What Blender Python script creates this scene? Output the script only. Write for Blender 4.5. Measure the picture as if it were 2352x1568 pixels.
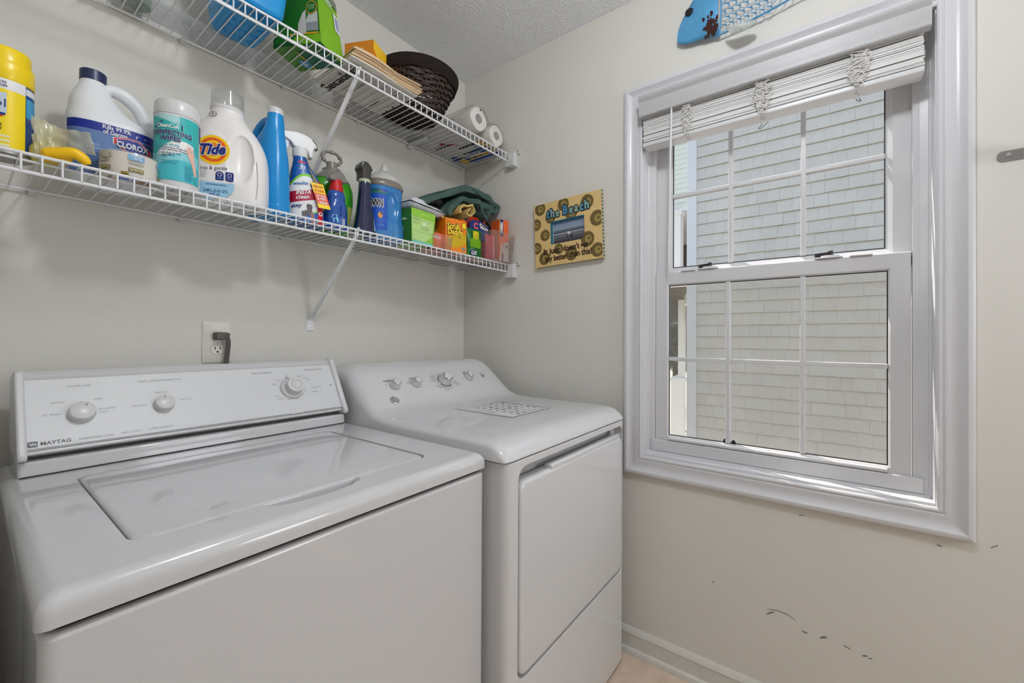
import bpy, bmesh, math, random
from math import sin, cos, pi, sqrt, radians
from mathutils import Vector, Matrix

for o in list(bpy.data.objects):
    bpy.data.objects.remove(o, do_unlink=True)
S = bpy.context.scene
COL = S.collection
random.seed(7)

# ------------------------------------------------------------------ camera, sky, light, exposure
CAM = (-1.48405, -1.48649, 1.16796)
YAW, PITCH, ROLL, FPX = 0.622597, 0.005194, 0.004592, 950.87
F = Vector((cos(YAW)*cos(PITCH), sin(YAW)*cos(PITCH), sin(PITCH)))
R = Vector((sin(YAW), -cos(YAW), 0)); U = R.cross(F)
R2 = R*cos(ROLL) + U*sin(ROLL); U2 = -R*sin(ROLL) + U*cos(ROLL)
cd = bpy.data.cameras.new('camera'); cam = bpy.data.objects.new('camera', cd); COL.objects.link(cam)
cd.sensor_width = 36.0; cd.lens = FPX/2352*36; cd.clip_start = 0.01; cd.clip_end = 200
cd.shift_x = -45.9/2352; cd.shift_y = -14.3/2352
cam.matrix_world = Matrix(((R2.x, U2.x, -F.x, CAM[0]), (R2.y, U2.y, -F.y, CAM[1]), (R2.z, U2.z, -F.z, CAM[2]), (0, 0, 0, 1)))
S.camera = cam

w = bpy.data.worlds.new('sky'); S.world = w; w.use_nodes = True
nt = w.node_tree; nt.nodes.clear()
sky = nt.nodes.new('ShaderNodeTexSky'); sky.sky_type = 'NISHITA'; sky.sun_disc = False
sky.sun_elevation = radians(52); sky.sun_rotation = radians(70); sky.dust_density = 1.5
bg = nt.nodes.new('ShaderNodeBackground'); bg.inputs[1].default_value = 0.40
wo = nt.nodes.new('ShaderNodeOutputWorld')
hs_ = nt.nodes.new('ShaderNodeHueSaturation'); hs_.inputs['Saturation'].default_value = 0.5
nt.links.new(sky.outputs[0], hs_.inputs['Color']); nt.links.new(hs_.outputs[0], bg.inputs[0]); nt.links.new(bg.outputs[0], wo.inputs[0])

def light(name, kind, loc, energy, color=(1, 1, 1), size=0.3, rot=(0, 0, 0), shape='DISK', sy=None):
    l = bpy.data.lights.new(name, kind); l.energy = energy; l.color = color
    if kind == 'AREA':
        l.shape = shape; l.size = size
        if sy: l.size_y = sy
    if kind == 'SUN': l.angle = radians(0.6)
    o = bpy.data.objects.new(name, l); COL.objects.link(o); o.location = loc; o.rotation_euler = rot
    return o
sun = light('sun', 'SUN', (3, 3, 6), 9.0, (1.0, 0.95, 0.88))
sun.rotation_euler = Vector((-0.20, -0.58, -0.79)).to_track_quat('-Z', 'Y').to_euler()
light('ceiling_lamp', 'POINT', (-1.02, -1.42, 2.36), 20.5, (0.955, 0.985, 1.03)).data.shadow_soft_size = 0.075
light('room_fill', 'POINT', (-0.42, -2.95, 1.40), 22, (0.955, 0.985, 1.035)).data.shadow_soft_size = 0.30  # added fill light out of view, evens the lighting; no fixture stands here

S.view_settings.view_transform = 'Standard'; S.view_settings.look = 'None'
S.view_settings.exposure = 0.0; S.view_settings.gamma = 1.0; S.view_settings.use_curve_mapping = False

# ------------------------------------------------------------------ helpers
def lin(c):
    c = c/255.0
    return c/12.92 if c <= 0.04045 else ((c+0.055)/1.055)**2.4
def C(r, g, b): return (lin(r), lin(g), lin(b), 1)

MATS = {}
def mat(name, col, rough=0.5, spec=0.5, metal=0.0, alpha=None, trans=0.0, bump=None, noise=None, coat=0.0, emit=None):
    """bump=(scale, strength); noise=(scale, amount, colour2)"""
    m = bpy.data.materials.new(name); m.use_nodes = True
    n = m.node_tree.nodes; l = m.node_tree.links; b = n['Principled BSDF']
    b.inputs['Base Color'].default_value = col; b.inputs['Roughness'].default_value = rough
    b.inputs['Specular IOR Level'].default_value = spec; b.inputs['Metallic'].default_value = metal
    if coat: b.inputs['Coat Weight'].default_value = coat; b.inputs['Coat Roughness'].default_value = 0.05
    if alpha is not None: b.inputs['Alpha'].default_value = alpha
    if trans: b.inputs['Transmission Weight'].default_value = trans
    tc = n.new('ShaderNodeTexCoord')
    if noise:
        t = n.new('ShaderNodeTexNoise'); t.inputs['Scale'].default_value = noise[0]; t.inputs['Detail'].default_value = 4
        mx = n.new('ShaderNodeMix'); mx.data_type = 'RGBA'
        mx.inputs[6].default_value = col; mx.inputs[7].default_value = noise[2]
        r = n.new('ShaderNodeMapRange'); r.inputs[1].default_value = 0.35; r.inputs[2].default_value = 0.7; r.inputs[4].default_value = noise[1]
        l.new(tc.outputs['Object'], t.inputs['Vector']); l.new(t.outputs['Fac'], r.inputs[0]); l.new(r.outputs[0], mx.inputs[0]); l.new(mx.outputs[2], b.inputs['Base Color'])
    if bump:
        t2 = n.new('ShaderNodeTexNoise'); t2.inputs['Scale'].default_value = bump[0]; t2.inputs['Detail'].default_value = 3
        bp = n.new('ShaderNodeBump'); bp.inputs['Strength'].default_value = bump[1]; bp.inputs['Distance'].default_value = bump[2] if len(bump) > 2 else 0.002
        l.new(tc.outputs['Object'], t2.inputs['Vector']); l.new(t2.outputs['Fac'], bp.inputs['Height']); l.new(bp.outputs[0], b.inputs['Normal'])
    MATS[name] = m
    return m
def clear_mat(name, tint, rough=0.05, mixf=0.12, haze=0.0, hcol=(1, 1, 1, 1)):
    """thin clear plastic or glass: transparent + gloss, with an optional milky part"""
    m = bpy.data.materials.new(name); m.use_nodes = True
    n = m.node_tree.nodes; l = m.node_tree.links; n.clear()
    out = n.new('ShaderNodeOutputMaterial'); tr = n.new('ShaderNodeBsdfTransparent'); tr.inputs[0].default_value = tint
    gl = n.new('ShaderNodeBsdfGlossy'); gl.inputs['Roughness'].default_value = rough
    lw = n.new('ShaderNodeLayerWeight'); lw.inputs[0].default_value = 0.5
    pw = n.new('ShaderNodeMath'); pw.operation = 'POWER'; pw.inputs[1].default_value = 4.0
    ml = n.new('ShaderNodeMath'); ml.operation = 'MULTIPLY_ADD'; ml.inputs[1].default_value = 2.2*mixf; ml.inputs[2].default_value = 0.035
    l.new(lw.outputs['Facing'], pw.inputs[0]); l.new(pw.outputs[0], ml.inputs[0])
    mx = n.new('ShaderNodeMixShader')
    base = tr.outputs[0]
    if haze:
        df = n.new('ShaderNodeBsdfDiffuse'); df.inputs[0].default_value = hcol
        tl = n.new('ShaderNodeBsdfTranslucent'); tl.inputs[0].default_value = hcol
        a = n.new('ShaderNodeAddShader'); a2 = n.new('ShaderNodeMixShader'); a2.inputs[0].default_value = 0.4
        l.new(df.outputs[0], a2.inputs[1]); l.new(tl.outputs[0], a2.inputs[2])
        h = n.new('ShaderNodeMixShader'); h.inputs[0].default_value = haze
        l.new(tr.outputs[0], h.inputs[1]); l.new(a2.outputs[0], h.inputs[2]); base = h.outputs[0]
    l.new(ml.outputs[0], mx.inputs[0]); l.new(base, mx.inputs[1]); l.new(gl.outputs[0], mx.inputs[2]); l.new(mx.outputs[0], out.inputs[0])
    MATS[name] = m
    return m
_pc = {}
def paint(r, g, b, rough=0.45, spec=0.4):
    k = (r, g, b, rough, spec)
    if k not in _pc: _pc[k] = mat('print_%d_%d_%d' % (r, g, b), C(r, g, b), rough, spec)
    return _pc[k]

class MB:
    def __init__(s): s.v = []; s.f = []; s.m = []; s.mats = []
    def mi(s, m):
        if m not in s.mats: s.mats.append(m)
        return s.mats.index(m)
    def add(s, vs, fs, m):
        o = len(s.v); i = s.mi(m)
        s.v += [tuple(v) for v in vs]; s.f += [tuple(a+o for a in f) for f in fs]; s.m += [i]*len(fs)
    def box(s, x0, x1, y0, y1, z0, z1, m):
        s.add([(x0,y0,z0),(x1,y0,z0),(x1,y1,z0),(x0,y1,z0),(x0,y0,z1),(x1,y0,z1),(x1,y1,z1),(x0,y1,z1)],
              [(3,2,1,0),(4,5,6,7),(0,1,5,4),(1,2,6,5),(2,3,7,6),(3,0,4,7)], m)
    def tube(s, pts, r, m, n=8, closed=False, caps=True, flat=None):
        pts = [Vector(p) for p in pts]; N = len(pts); vs = []; fs = []
        up = None
        for i, p in enumerate(pts):
            if closed: t = (pts[(i+1) % N]-pts[i-1])
            else: t = pts[min(i+1, N-1)]-pts[max(i-1, 0)]
            t.normalize()
            if up is None:
                up = Vector((0, 0, 1)) if abs(t.z) < 0.9 else Vector((1, 0, 0))
            a = t.cross(up)
            if a.length < 1e-6: a = t.orthogonal()
            a.normalize(); b = a.cross(t).normalized(); up = b
            rr = r[i] if isinstance(r, (list, tuple)) else r
            for k in range(n):
                an = 2*pi*k/n
                vs.append(p + a*(rr*cos(an)) + b*(rr*sin(an)*(flat or 1)))
        for i in range(N if closed else N-1):
            j = (i+1) % N
            for k in range(n):
                fs.append((i*n+k, i*n+(k+1) % n, j*n+(k+1) % n, j*n+k))
        if caps and not closed:
            fs.append(tuple(range(n))[::-1]); fs.append(tuple((N-1)*n+k for k in range(n)))
        s.add(vs, fs, m)
    def lathe(s, prof, m, n=32, c=(0, 0, 0), axis=None, caps=True):
        """prof: (r, h) along axis (default z)"""
        ax = Vector(axis or (0, 0, 1)).normalized(); a = ax.orthogonal().normalized(); b = ax.cross(a); c = Vector(c)
        if axis is None: a = Vector((1, 0, 0)); b = Vector((0, 1, 0))
        vs = []; fs = []
        for r, h in prof:
            for k in range(n):
                an = 2*pi*k/n; vs.append(c + ax*h + a*(r*cos(an)) + b*(r*sin(an)))
        for i in range(len(prof)-1):
            for k in range(n):
                fs.append((i*n+k, i*n+(k+1) % n, (i+1)*n+(k+1) % n, (i+1)*n+k))
        if caps:
            fs.append(tuple(range(n))[::-1]); fs.append(tuple((len(prof)-1)*n+k for k in range(n)))
        s.add(vs, fs, m)
    def rings(s, rings, m, caps=True, closed=True):
        n = len(rings[0]); vs = [v for r in rings for v in r]; fs = []
        for i in range(len(rings)-1):
            for k in range(n if closed else n-1):
                fs.append((i*n+k, i*n+(k+1) % n, (i+1)*n+(k+1) % n, (i+1)*n+k))
        if caps: fs.append(tuple(range(n))[::-1]); fs.append(tuple((len(rings)-1)*n+k for k in range(n)))
        s.add(vs, fs, m)
    def prism(s, poly, fm, t0, t1, m, m2=None):
        """poly in (a,b); fm(a,b,t)->xyz"""
        n = len(poly)
        vs = [fm(a, b, t0) for a, b in poly]+[fm(a, b, t1) for a, b in poly]
        s.add(vs, [tuple(range(n))[::-1], tuple(range(n, 2*n))]+[(k, (k+1) % n, n+(k+1) % n, n+k) for k in range(n)], m)
    def flat(s, poly, fm, m, off=0.0):
        s.add([fm(a, b) for a, b in poly], [tuple(range(len(poly)))], m)
    def grid(s, fn, us, vs_, m):
        nu, nv = len(us), len(vs_)
        s.add([fn(u, v) for v in vs_ for u in us], [(j*nu+i, j*nu+i+1, (j+1)*nu+i+1, (j+1)*nu+i) for j in range(nv-1) for i in range(nu-1)], m)
    def text(s, body, size, fm, m, bold=0.0, shear=0.0, space=1.0, ax=0.5, width=None, sx=1.0):
        V, Fc = text2d(body, bold, shear, space)
        x0 = min(v[0] for v in V); x1 = max(v[0] for v in V)
        k = size; kx = size*sx
        if width: kx = width/(x1-x0)
        s.add([fm((v[0]-x0-(x1-x0)*ax)*kx, v[1]*k) for v in V], Fc, m)
    def mesh(s, name, sharp=40, smooth=True):
        me = bpy.data.meshes.new(name); me.from_pydata(s.v, [], s.f)
        for m in s.mats: me.materials.append(m)
        me.polygons.foreach_set('material_index', s.m)
        me.update()
        if smooth:
            me.polygons.foreach_set('use_smooth', [True]*len(s.f)); me.set_sharp_from_angle(angle=radians(sharp))
        return me
    def build(s, name, parent=None, sharp=40, smooth=True, bevel=None, seg=2, world=False, fix=False):
        me = s.mesh(name, sharp, smooth)
        if fix:
            bm = bmesh.new(); bm.from_mesh(me); bmesh.ops.recalc_face_normals(bm, faces=bm.faces); bm.to_mesh(me); bm.free()
        o = bpy.data.objects.new(name, me); COL.objects.link(o)
        if world and parent is not None:
            me.transform(parent.matrix_basis.inverted() if parent.parent is None else (parent.parent.matrix_basis @ parent.matrix_basis).inverted())
        if bevel:
            b = o.modifiers.new('bevel', 'BEVEL'); b.width = bevel; b.segments = seg; b.limit_method = 'ANGLE'; b.angle_limit = radians(32)
        if parent is not None: o.parent = parent
        return o
_tc = {}
def text2d(body, bold=0.0, shear=0.0, space=1.0):
    k = (body, bold, shear, space)
    if k in _tc: return _tc[k]
    cu = bpy.data.curves.new('t', 'FONT'); cu.body = body; cu.size = 1.0; cu.align_x = 'LEFT'; cu.offset = bold; cu.shear = shear
    cu.space_character = space; cu.resolution_u = 2
    o = bpy.data.objects.new('t', cu); COL.objects.link(o)
    me = bpy.data.meshes.new_from_object(o)
    V = [(v.co.x, v.co.y-0.35) for v in me.vertices]; Fc = [tuple(p.vertices) for p in me.polygons]
    bpy.data.objects.remove(o, do_unlink=True); bpy.data.meshes.remove(me); bpy.data.curves.remove(cu)
    _tc[k] = (V, Fc)
    return _tc[k]

def rrect(x0, x1, y0, y1, r, n=5):
    P = []
    for cx, cy, a in ((x1-r, y0+r, -pi/2), (x1-r, y1-r, 0), (x0+r, y1-r, pi/2), (x0+r, y0+r, pi)):
        for i in range(n+1):
            t = a+pi/2*i/n; P.append((cx+r*cos(t), cy+r*sin(t)))
    return P
def ell(cx, cy, rx, ry, n=28, a0=0): return [(cx+rx*cos(2*pi*i/n+a0), cy+ry*sin(2*pi*i/n+a0)) for i in range(n)]

def thing(name, label, cat, loc=(0, 0, 0), rz=0.0, group=None, kind=None):
    o = bpy.data.objects.new(name, None); COL.objects.link(o); o.location = loc; o.rotation_euler = (0, 0, rz)
    o.empty_display_size = 0.05
    if label: o['label'] = label
    if cat: o['category'] = cat
    if group: o['group'] = group
    if kind: o['kind'] = kind
    return o
def tag(o, label=None, cat=None, group=None, kind=None):
    for k, v in (('label', label), ('category', cat), ('group', group), ('kind', kind)):
        if v: o[k] = v
    return o
def copy_part(src, parent, loc=None, rot=None, scale=None):
    o = src.copy(); COL.objects.link(o); o.parent = parent
    if loc is not None: o.location = loc
    if rot is not None: o.rotation_euler = rot
    if scale is not None: o.scale = scale
    return o
def cut(o, cutter, flip=True):
    """boolean difference with an MB given in the object's own coordinates"""
    par = o.parent; o.parent = None
    c = cutter.build('cutter', fix=True)
    md = o.modifiers.new('cut', 'BOOLEAN'); md.operation = 'DIFFERENCE'; md.object = c; md.solver = 'EXACT'
    bv = [m for m in o.modifiers if m.type == 'BEVEL']
    for b in bv: b.show_viewport = False
    dg = bpy.context.evaluated_depsgraph_get(); dg.update()
    me = bpy.data.meshes.new_from_object(o.evaluated_get(dg))
    o.modifiers.remove(md); old = o.data; o.data = me; bpy.data.meshes.remove(old)
    for b in bv: b.show_viewport = True
    bpy.data.objects.remove(c, do_unlink=True); o.parent = par
    return o

def spline(P, k=6):
    """Catmull-Rom through tuples of numbers"""
    out = []
    for i in range(len(P)-1):
        p0 = P[max(i-1, 0)]; p1 = P[i]; p2 = P[i+1]; p3 = P[min(i+2, len(P)-1)]
        for j in range(k):
            t = j/k
            out.append(tuple(0.5*((2*b)+(-a+c)*t+(2*a-5*b+4*c-d)*t*t+(-a+3*b-3*c+d)*t**3) for a, b, c, d in zip(p0, p1, p2, p3)))
    out.append(tuple(P[-1]))
    return out

class Loft:
    """upright body: sections (z, cx, cy, w, d, e)"""
    def __init__(s, secs, k=4, n=44):
        s.s = spline(secs, k) if k > 1 else secs; s.n = n
    def sec(s, z):
        a = s.s
        if z <= a[0][0]: return a[0]
        for p, q in zip(a, a[1:]):
            if p[0] <= z <= q[0] and q[0] > p[0]:
                t = (z-p[0])/(q[0]-p[0]); return tuple(u+(v-u)*t for u, v in zip(p, q))
        return a[-1]
    def ring(s, c, n):
        z, cx, cy, w_, d, e = c; out = []
        for i in range(n):
            t = 2*pi*i/n; ca, sa = cos(t), sin(t)
            out.append((cx+w_*math.copysign(abs(ca)**(2/e), ca), cy+d*math.copysign(abs(sa)**(2/e), sa), z))
        return out
    def add(s, mb, m, deform=None):
        rs = [s.ring(c, s.n) for c in s.s]
        if deform: rs = [[deform(*p) for p in r] for r in rs]
        mb.rings(rs, m)
    def front(s, x, z, off=0.0008):
        _, cx, cy, w_, d, e = s.sec(z)
        u = max(-0.985, min(0.985, (x-cx)/w_))
        return (cx+u*w_*(1+off/w_*abs(u)), cy-d*(1-abs(u)**e)**(1/e)-off, z)
    def fm(s, ox=0, oz=0, off=0.0008, rot=0.0):
        cr, sr = cos(rot), sin(rot)
        return lambda a, b: s.front(ox+a*cr-b*sr, oz+a*sr+b*cr, off)
    def patch(s, mb, x0, x1, z0, z1, m, off=0.0004, nx=16, nz=6, top=None):
        us = [x0+(x1-x0)*i/nx for i in range(nx+1)]; vs = [i/nz for i in range(nz+1)]
        mb.grid(lambda x, v: s.front(x, z0+((top(x) if top else z1)-z0)*v, off), us, vs, m)

def cyl_map(r, a0=0.0, zc=0.0, off=0.0006, cx=0, cy=0):
    """arc length, height -> point on a cylinder whose zero faces -y, turned by a0"""
    return lambda a, b: (cx+(r+off)*sin(a/r+a0), cy-(r+off)*cos(a/r+a0), zc+b)
def cyl_patch(mb, r, s0, s1, z0, z1, m, a0=0.0, off=0.0003, n=16, cx=0, cy=0):
    f = cyl_map(r, a0, 0, off, cx, cy)
    mb.grid(lambda a, b: f(a, b), [s0+(s1-s0)*i/n for i in range(n+1)], [z0, z1], m)

def ring_sides(y0, y1, z0, z1, prof, m):
    """mitred frame in the window wall; y0>y1 (left,right) ; prof (t outward, x). -> left, bottom, right, top MBs"""
    out = []
    def corner(k, t, x):
        yy = (y0+t, y0+t, y1-t, y1-t)[k]; zz = (z1+t, z0-t, z0-t, z1+t)[k]; return (x, yy, zz)
    for k in range(4):
        mb = MB(); j = (k+1) % 4
        mb.rings([[corner(k, t, x) for t, x in prof], [corner(j, t, x) for t, x in prof]], m)
        out.append(mb)
    return out

# ------------------------------------------------------------------ materials
M_WALL = mat('wall_paint', C(220, 217, 209), 0.55, 0.25, bump=(160, 0.08, 0.001), noise=(2.5, 0.35, C(215, 212, 204)))
M_CEIL = mat('ceiling_texture', C(240, 242, 246), 0.8, 0.2, bump=(95, 0.75, 0.006))
M_TRIM = mat('trim_paint', C(213, 213, 216), 0.3, 0.5)
M_BASEB = mat('baseboard_paint', C(214, 212, 204), 0.35, 0.5, noise=(30, 0.25, C(196, 192, 182)))
M_FLOOR = mat('floor_vinyl', C(222, 200, 180), 0.5, 0.4, noise=(14, 0.8, C(204, 180, 158)))
M_VINYL = mat('window_vinyl', C(210, 210, 212), 0.35, 0.5)
M_SEAL = mat('rubber_seal', C(35, 37, 42), 0.5)
M_GLASS = clear_mat('pane_glass', (0.985, 0.985, 0.985, 1), 0.0, 0.10)
M_ENAMEL = mat('white_enamel', C(207, 207, 208), 0.075, 0.5, coat=0.3)
M_ENAMEL2 = mat('dryer_enamel', C(214, 214, 215), 0.07, 0.5, coat=0.3)
M_PLAST = mat('white_plastic', C(213, 213, 214), 0.3, 0.5)
M_PANEL = mat('washer_control_panel', C(216, 217, 218), 0.4, 0.5)
M_CHROME = mat('chrome', C(215, 215, 218), 0.12, 0.5, 1.0)
M_DARK = mat('dark_gap', C(28, 28, 28), 0.7)
M_WIRE = mat('white_wire', C(232, 232, 234), 0.3, 0.5)
M_STEEL = mat('steel', C(150, 148, 143), 0.4, 0.5, 0.7)
# ------------------------------------------------------------------ room shell
H = 2.44
def wall_with_hole():
    mb = MB(); ya, yb = 0.12, -3.3; h0, h1, g0, g1 = -0.918, -1.720, 0.732, 2.038; X0, X1 = 0.0, 0.15
    for (a, b, c, d) in ((ya, h0, 0, H), (h1, yb, 0, H), (h0, h1, 0, g0), (h0, h1, g1, H)):
        mb.box(X0, X1, b, a, c, d, M_WALL)
    return mb
wr = tag(wall_with_hole().build('wall_right', smooth=False), kind='structure')
def bx(name, *a, m=M_WALL, **k):
    mb = MB(); mb.box(*a, m); return mb.build(name, smooth=False, **k)
tag(bx('wall_back', -1.65, 0.0, 0.0, 0.12, 0, H), kind='structure')
tag(bx('wall_left', -1.65, -1.53, -0.95, 0.0, 0, H), kind='structure')
tag(bx('wall_hall_back', -3.2, -1.65, -0.95, -0.83, 0, H), kind='structure')
tag(bx('wall_hall_left', -3.3, -3.2, -3.3, -0.83, 0, H), kind='structure')
tag(bx('wall_front', -3.3, 0.15, -3.42, -3.3, 0, H), kind='structure')
tag(bx('floor', -3.3, 0.15, -3.42, 0.12, -0.1, 0.0, m=M_FLOOR), kind='structure')
tag(bx('ceiling', -3.3, 0.15, -3.42, 0.12, H, H+0.1, m=M_CEIL), kind='structure')
# baseboard with a moulded top and a quarter-round shoe
mb = MB()
prof = [(0, 0), (-0.026, 0.0), (-0.0255, 0.008), (-0.022, 0.017), (-0.013, 0.021), (-0.012, 0.066), (-0.0145, 0.070), (-0.013, 0.075), (-0.0085, 0.083), (-0.004, 0.088), (0, 0.089)]
mb.rings([[(x, -0.002, z) for x, z in prof], [(x, -3.29, z) for x, z in prof]], M_BASEB)
bb = tag(mb.build('baseboard_right', sharp=25), kind='structure')
mb = MB(); prof2 = [(0, 0), (0.013, 0), (0.012, 0.066), (0.008, 0.083), (0, 0.089)]
mb.rings([[(-1.52, -y, z) for y, z in prof2], [(-0.03, -y, z) for y, z in prof2]], M_BASEB)
tag(mb.build('baseboard_back', sharp=25), kind='structure')
# scuffs on the window wall
M_SCUFF = paint(112, 108, 100)
def scuff(pts, wd):
    mb = MB(); n = len(pts); vs = []
    for i, (y, z) in enumerate(pts):
        k = wd*(0.25+0.75*sin(pi*(i+0.5)/n)); vs += [(-0.0006, y, z+k), (-0.0006, y, z-k)]
    mb.add(vs, [(2*i, 2*i+1, 2*i+3, 2*i+2) for i in range(n-1)], M_SCUFF)
    mb.build('scuff_mark', wr, smooth=False)
for pts, wd in (([(-1.328, .306), (-1.338, .316), (-1.349, .321)], .0025), ([(-1.33, .325), (-1.36, .330), (-1.385, .328), (-1.406, .318)], .0011),
                ([(-1.422, .294), (-1.434, .292)], .002), ([(-1.465, .291), (-1.472, .297), (-1.482, .300)], .0028), ([(-1.521, .294), (-1.537, .290)], .0015),
                ([(-1.563, .284), (-1.573, .287)], .0022), ([(-1.576, .283), (-1.584, .285)], .0015), ([(-1.713, .637), (-1.722, .635)], .002),
                ([(-1.809, .658), (-1.821, .667)], .0015), ([(-1.413, .638), (-1.424, .639)], .0015), ([(-1.168, .352), (-1.177, .354)], .0015), ([(-1.83, .30), (-1.842, .303)], .003)):
    scuff(pts, wd)

# ------------------------------------------------------------------ window
win = thing('window_1', None, None, (0, -1.32, 1.4), kind='structure')
def pieces(names, mbs, parent, **k):
    return [m_.build(n_, parent, world=True, **k) for n_, m_ in zip(names, mbs)]
Y0, Y1, Z0, Z1 = -0.926, -1.712, 0.740, 2.030
cas = [(0, -0.004), (0, -0.011), (0.004, -0.0135), (0.008, -0.0135), (0.010, -0.0105), (0.013, -0.0105), (0.0145, -0.0125), (0.022, -0.0135), (0.034, -0.0105), (0.045, -0.0125),
       (0.052, -0.017), (0.055, -0.019), (0.064, -0.0195), (0.068, -0.0175), (0.0685, 0.0), (0.0, 0.0)]
pieces(['casing']*4, ring_sides(Y0, Y1, Z0-0.005, Z1, cas, M_TRIM), win, sharp=30)
jam = [(0.006, 0.0), (-0.002, 0.0), (-0.002, 0.052), (-0.002, 0.13), (0.006, 0.13)]
pieces(['jamb']*4, ring_sides(Y0, Y1, Z0, Z1, jam, M_TRIM), win)
stp = [(-0.002, 0.048), (-0.006, 0.050), (-0.007, 0.054), (-0.024, 0.057), (-0.026, 0.0595), (-0.026, 0.125), (-0.002, 0.125)]
pieces(['frame']*4, ring_sides(Y0, Y1, Z0, Z1, stp, M_VINYL), win, sharp=25)
def sash(nm, y0, y1, z0, z1, prof, mx, glassx, vy, hz, mw, rails):
    t = bpy.data.objects.new(nm, None); COL.objects.link(t); t.parent = win
    for n_, m_ in zip(('stile', 'rail', 'stile', 'rail'), ring_sides(y0, y1, z0, z1, prof, M_VINYL)): m_.build(n_, t, world=True, sharp=25)
    q = max(-p[0] for p in prof)
    g = MB(); g.box(glassx, glassx+0.003, y1+q-.004, y0-q+.004, z0+q-.004, z1-q+.004, M_GLASS); g.build('pane', t, world=True, smooth=False)
    # dark glazing seal around the pane
    sl = MB()
    for m_ in ring_sides(y0-q, y1+q, z0+q, z1-q, [(0.0015, glassx-.0015), (-0.0022, glassx-.0015), (-0.0022, glassx+.001), (0.0015, glassx+.001)], M_SEAL): sl.add(m_.v, m_.f, M_SEAL)
    sl.build('glazing_seal', t, world=True, smooth=False)
    for y in vy:
        b = MB(); b.box(glassx-mx, glassx-.0005, y-mw, y+mw, z0+q, z1-q, M_VINYL); b.box(glassx+.004, glassx+mx, y-mw, y+mw, z0+q, z1-q, M_VINYL); b.build('muntin', t, world=True, smooth=False, bevel=.0015, seg=1)
    b = MB(); b.box(glassx-mx+.001, glassx-.0005, y1+q, y0-q, hz-.0068, hz+.0068, M_VINYL); b.box(glassx+.004, glassx+mx, y1+q, y0-q, hz-.0068, hz+.0068, M_VINYL); b.build('muntin', t, world=True, smooth=False, bevel=.0015, seg=1)
    return t
up = [(0, 0.078), (-0.040, 0.078), (-0.046, 0.082), (-0.056, 0.088), (-0.056, 0.1), (0, 0.1)]
sash('upper_sash', -0.954, -1.674, 1.375, 2.00, up, 0.010, 0.089, (-1.2085, -1.4195), 1.697, 0.0072, None)
lo = [(0, 0.0605), (-0.0015, 0.058), (-0.0435, 0.058), (-0.047, 0.061), (-0.049, 0.066), (-0.049, 0.0765), (0, 0.0765)]
ls = sash('lower_sash', -0.954, -1.671, 0.760, 1.4115, lo, 0.009, 0.0665, (-1.2045, -1.419), 1.0905, 0.0072, None)
# lift rail across the bottom and the flat below it
mb = MB(); mb.tube([(0.055, -1.005, 0.797), (0.055, -1.620, 0.797)], 0.0065, M_VINYL, 10); mb.build('lift_rail', ls, world=True)
mb = MB(); mb.box(0.049, 0.066, -1.695, -0.942, 0.747, 0.789, M_VINYL); mb.build('sill_track', win, world=True, bevel=.003, smooth=False)
mb = MB(); mb.box(.0578, .125, -1.690, -1.6735, .742, 2.03, M_VINYL); mb.build('side_track', win, world=True, smooth=False)
mb = MB(); mb.box(.060, .125, -.9535, -.948, .742, 2.03, M_VINYL); mb.build('side_track', win, world=True, smooth=False)
# sash locks: base, dark cam lever; tilt latches
for y in (-1.139, -1.484):
    L = bpy.data.objects.new('sash_lock', None); COL.objects.link(L); L.parent = win
    b = MB(); b.prism([(y+.036, .056), (y+.02, .050), (y-.02, .050), (y-.036, .056), (y-.03, .076), (y+.03, .076)], lambda a, c, t: (c, a, t), 1.4115, 1.4155, M_VINYL)
    b.prism(ell(y-.004, .066, .024, .012, 16), lambda a, c, t: (c, a, t), 1.4155, 1.421, M_VINYL); b.build('lock_base', L, world=True, bevel=.001, seg=1)
    b = MB(); b.prism([(y+.034, .070), (y-.006, .058), (y-.012, .066), (y-.006, .074), (y+.034, .086)], lambda a, c, t: (c, a, t), 1.421, 1.431, paint(52, 46, 48)); b.lathe([(.007, 1.421), (.007, 1.434), (.004, 1.436)], paint(70, 66, 68), 14, (.066, y-.006, 0)); b.build('lever', L, world=True)
for ya, yb in ((-1.048, -1.098), (-1.536, -1.588)):
    b = MB(); b.box(.052, .066, yb, ya, 1.4105, 1.4145, M_VINYL); b.build('tilt_latch', win, world=True, bevel=.001, seg=1, smooth=False)
# little dark screen clips at the foot of the pane
for y, z in ((-1.197, .815), (-1.222, .813)):
    b = MB(); b.prism([(y+.008, z-.004), (y-.008, z-.005), (y-.006, z+.003), (y-.001, z+.009), (y+.005, z+.006)], lambda a, c, t: (t, a, c), .062, .066, paint(25, 25, 27)); b.build('screen_clip', win, world=True, smooth=False)
# insect screen outside the lower sash
M_SCREEN = clear_mat('insect_screen', (0.93, 0.92, 0.90, 1), 0.6, 0.0, 0.09, C(200, 197, 184))
b = MB(); b.box(.112, .1125, -1.675, -.952, .765, 1.40, M_SCREEN); b.build('insect_screen', win, world=True, smooth=False)

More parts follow.
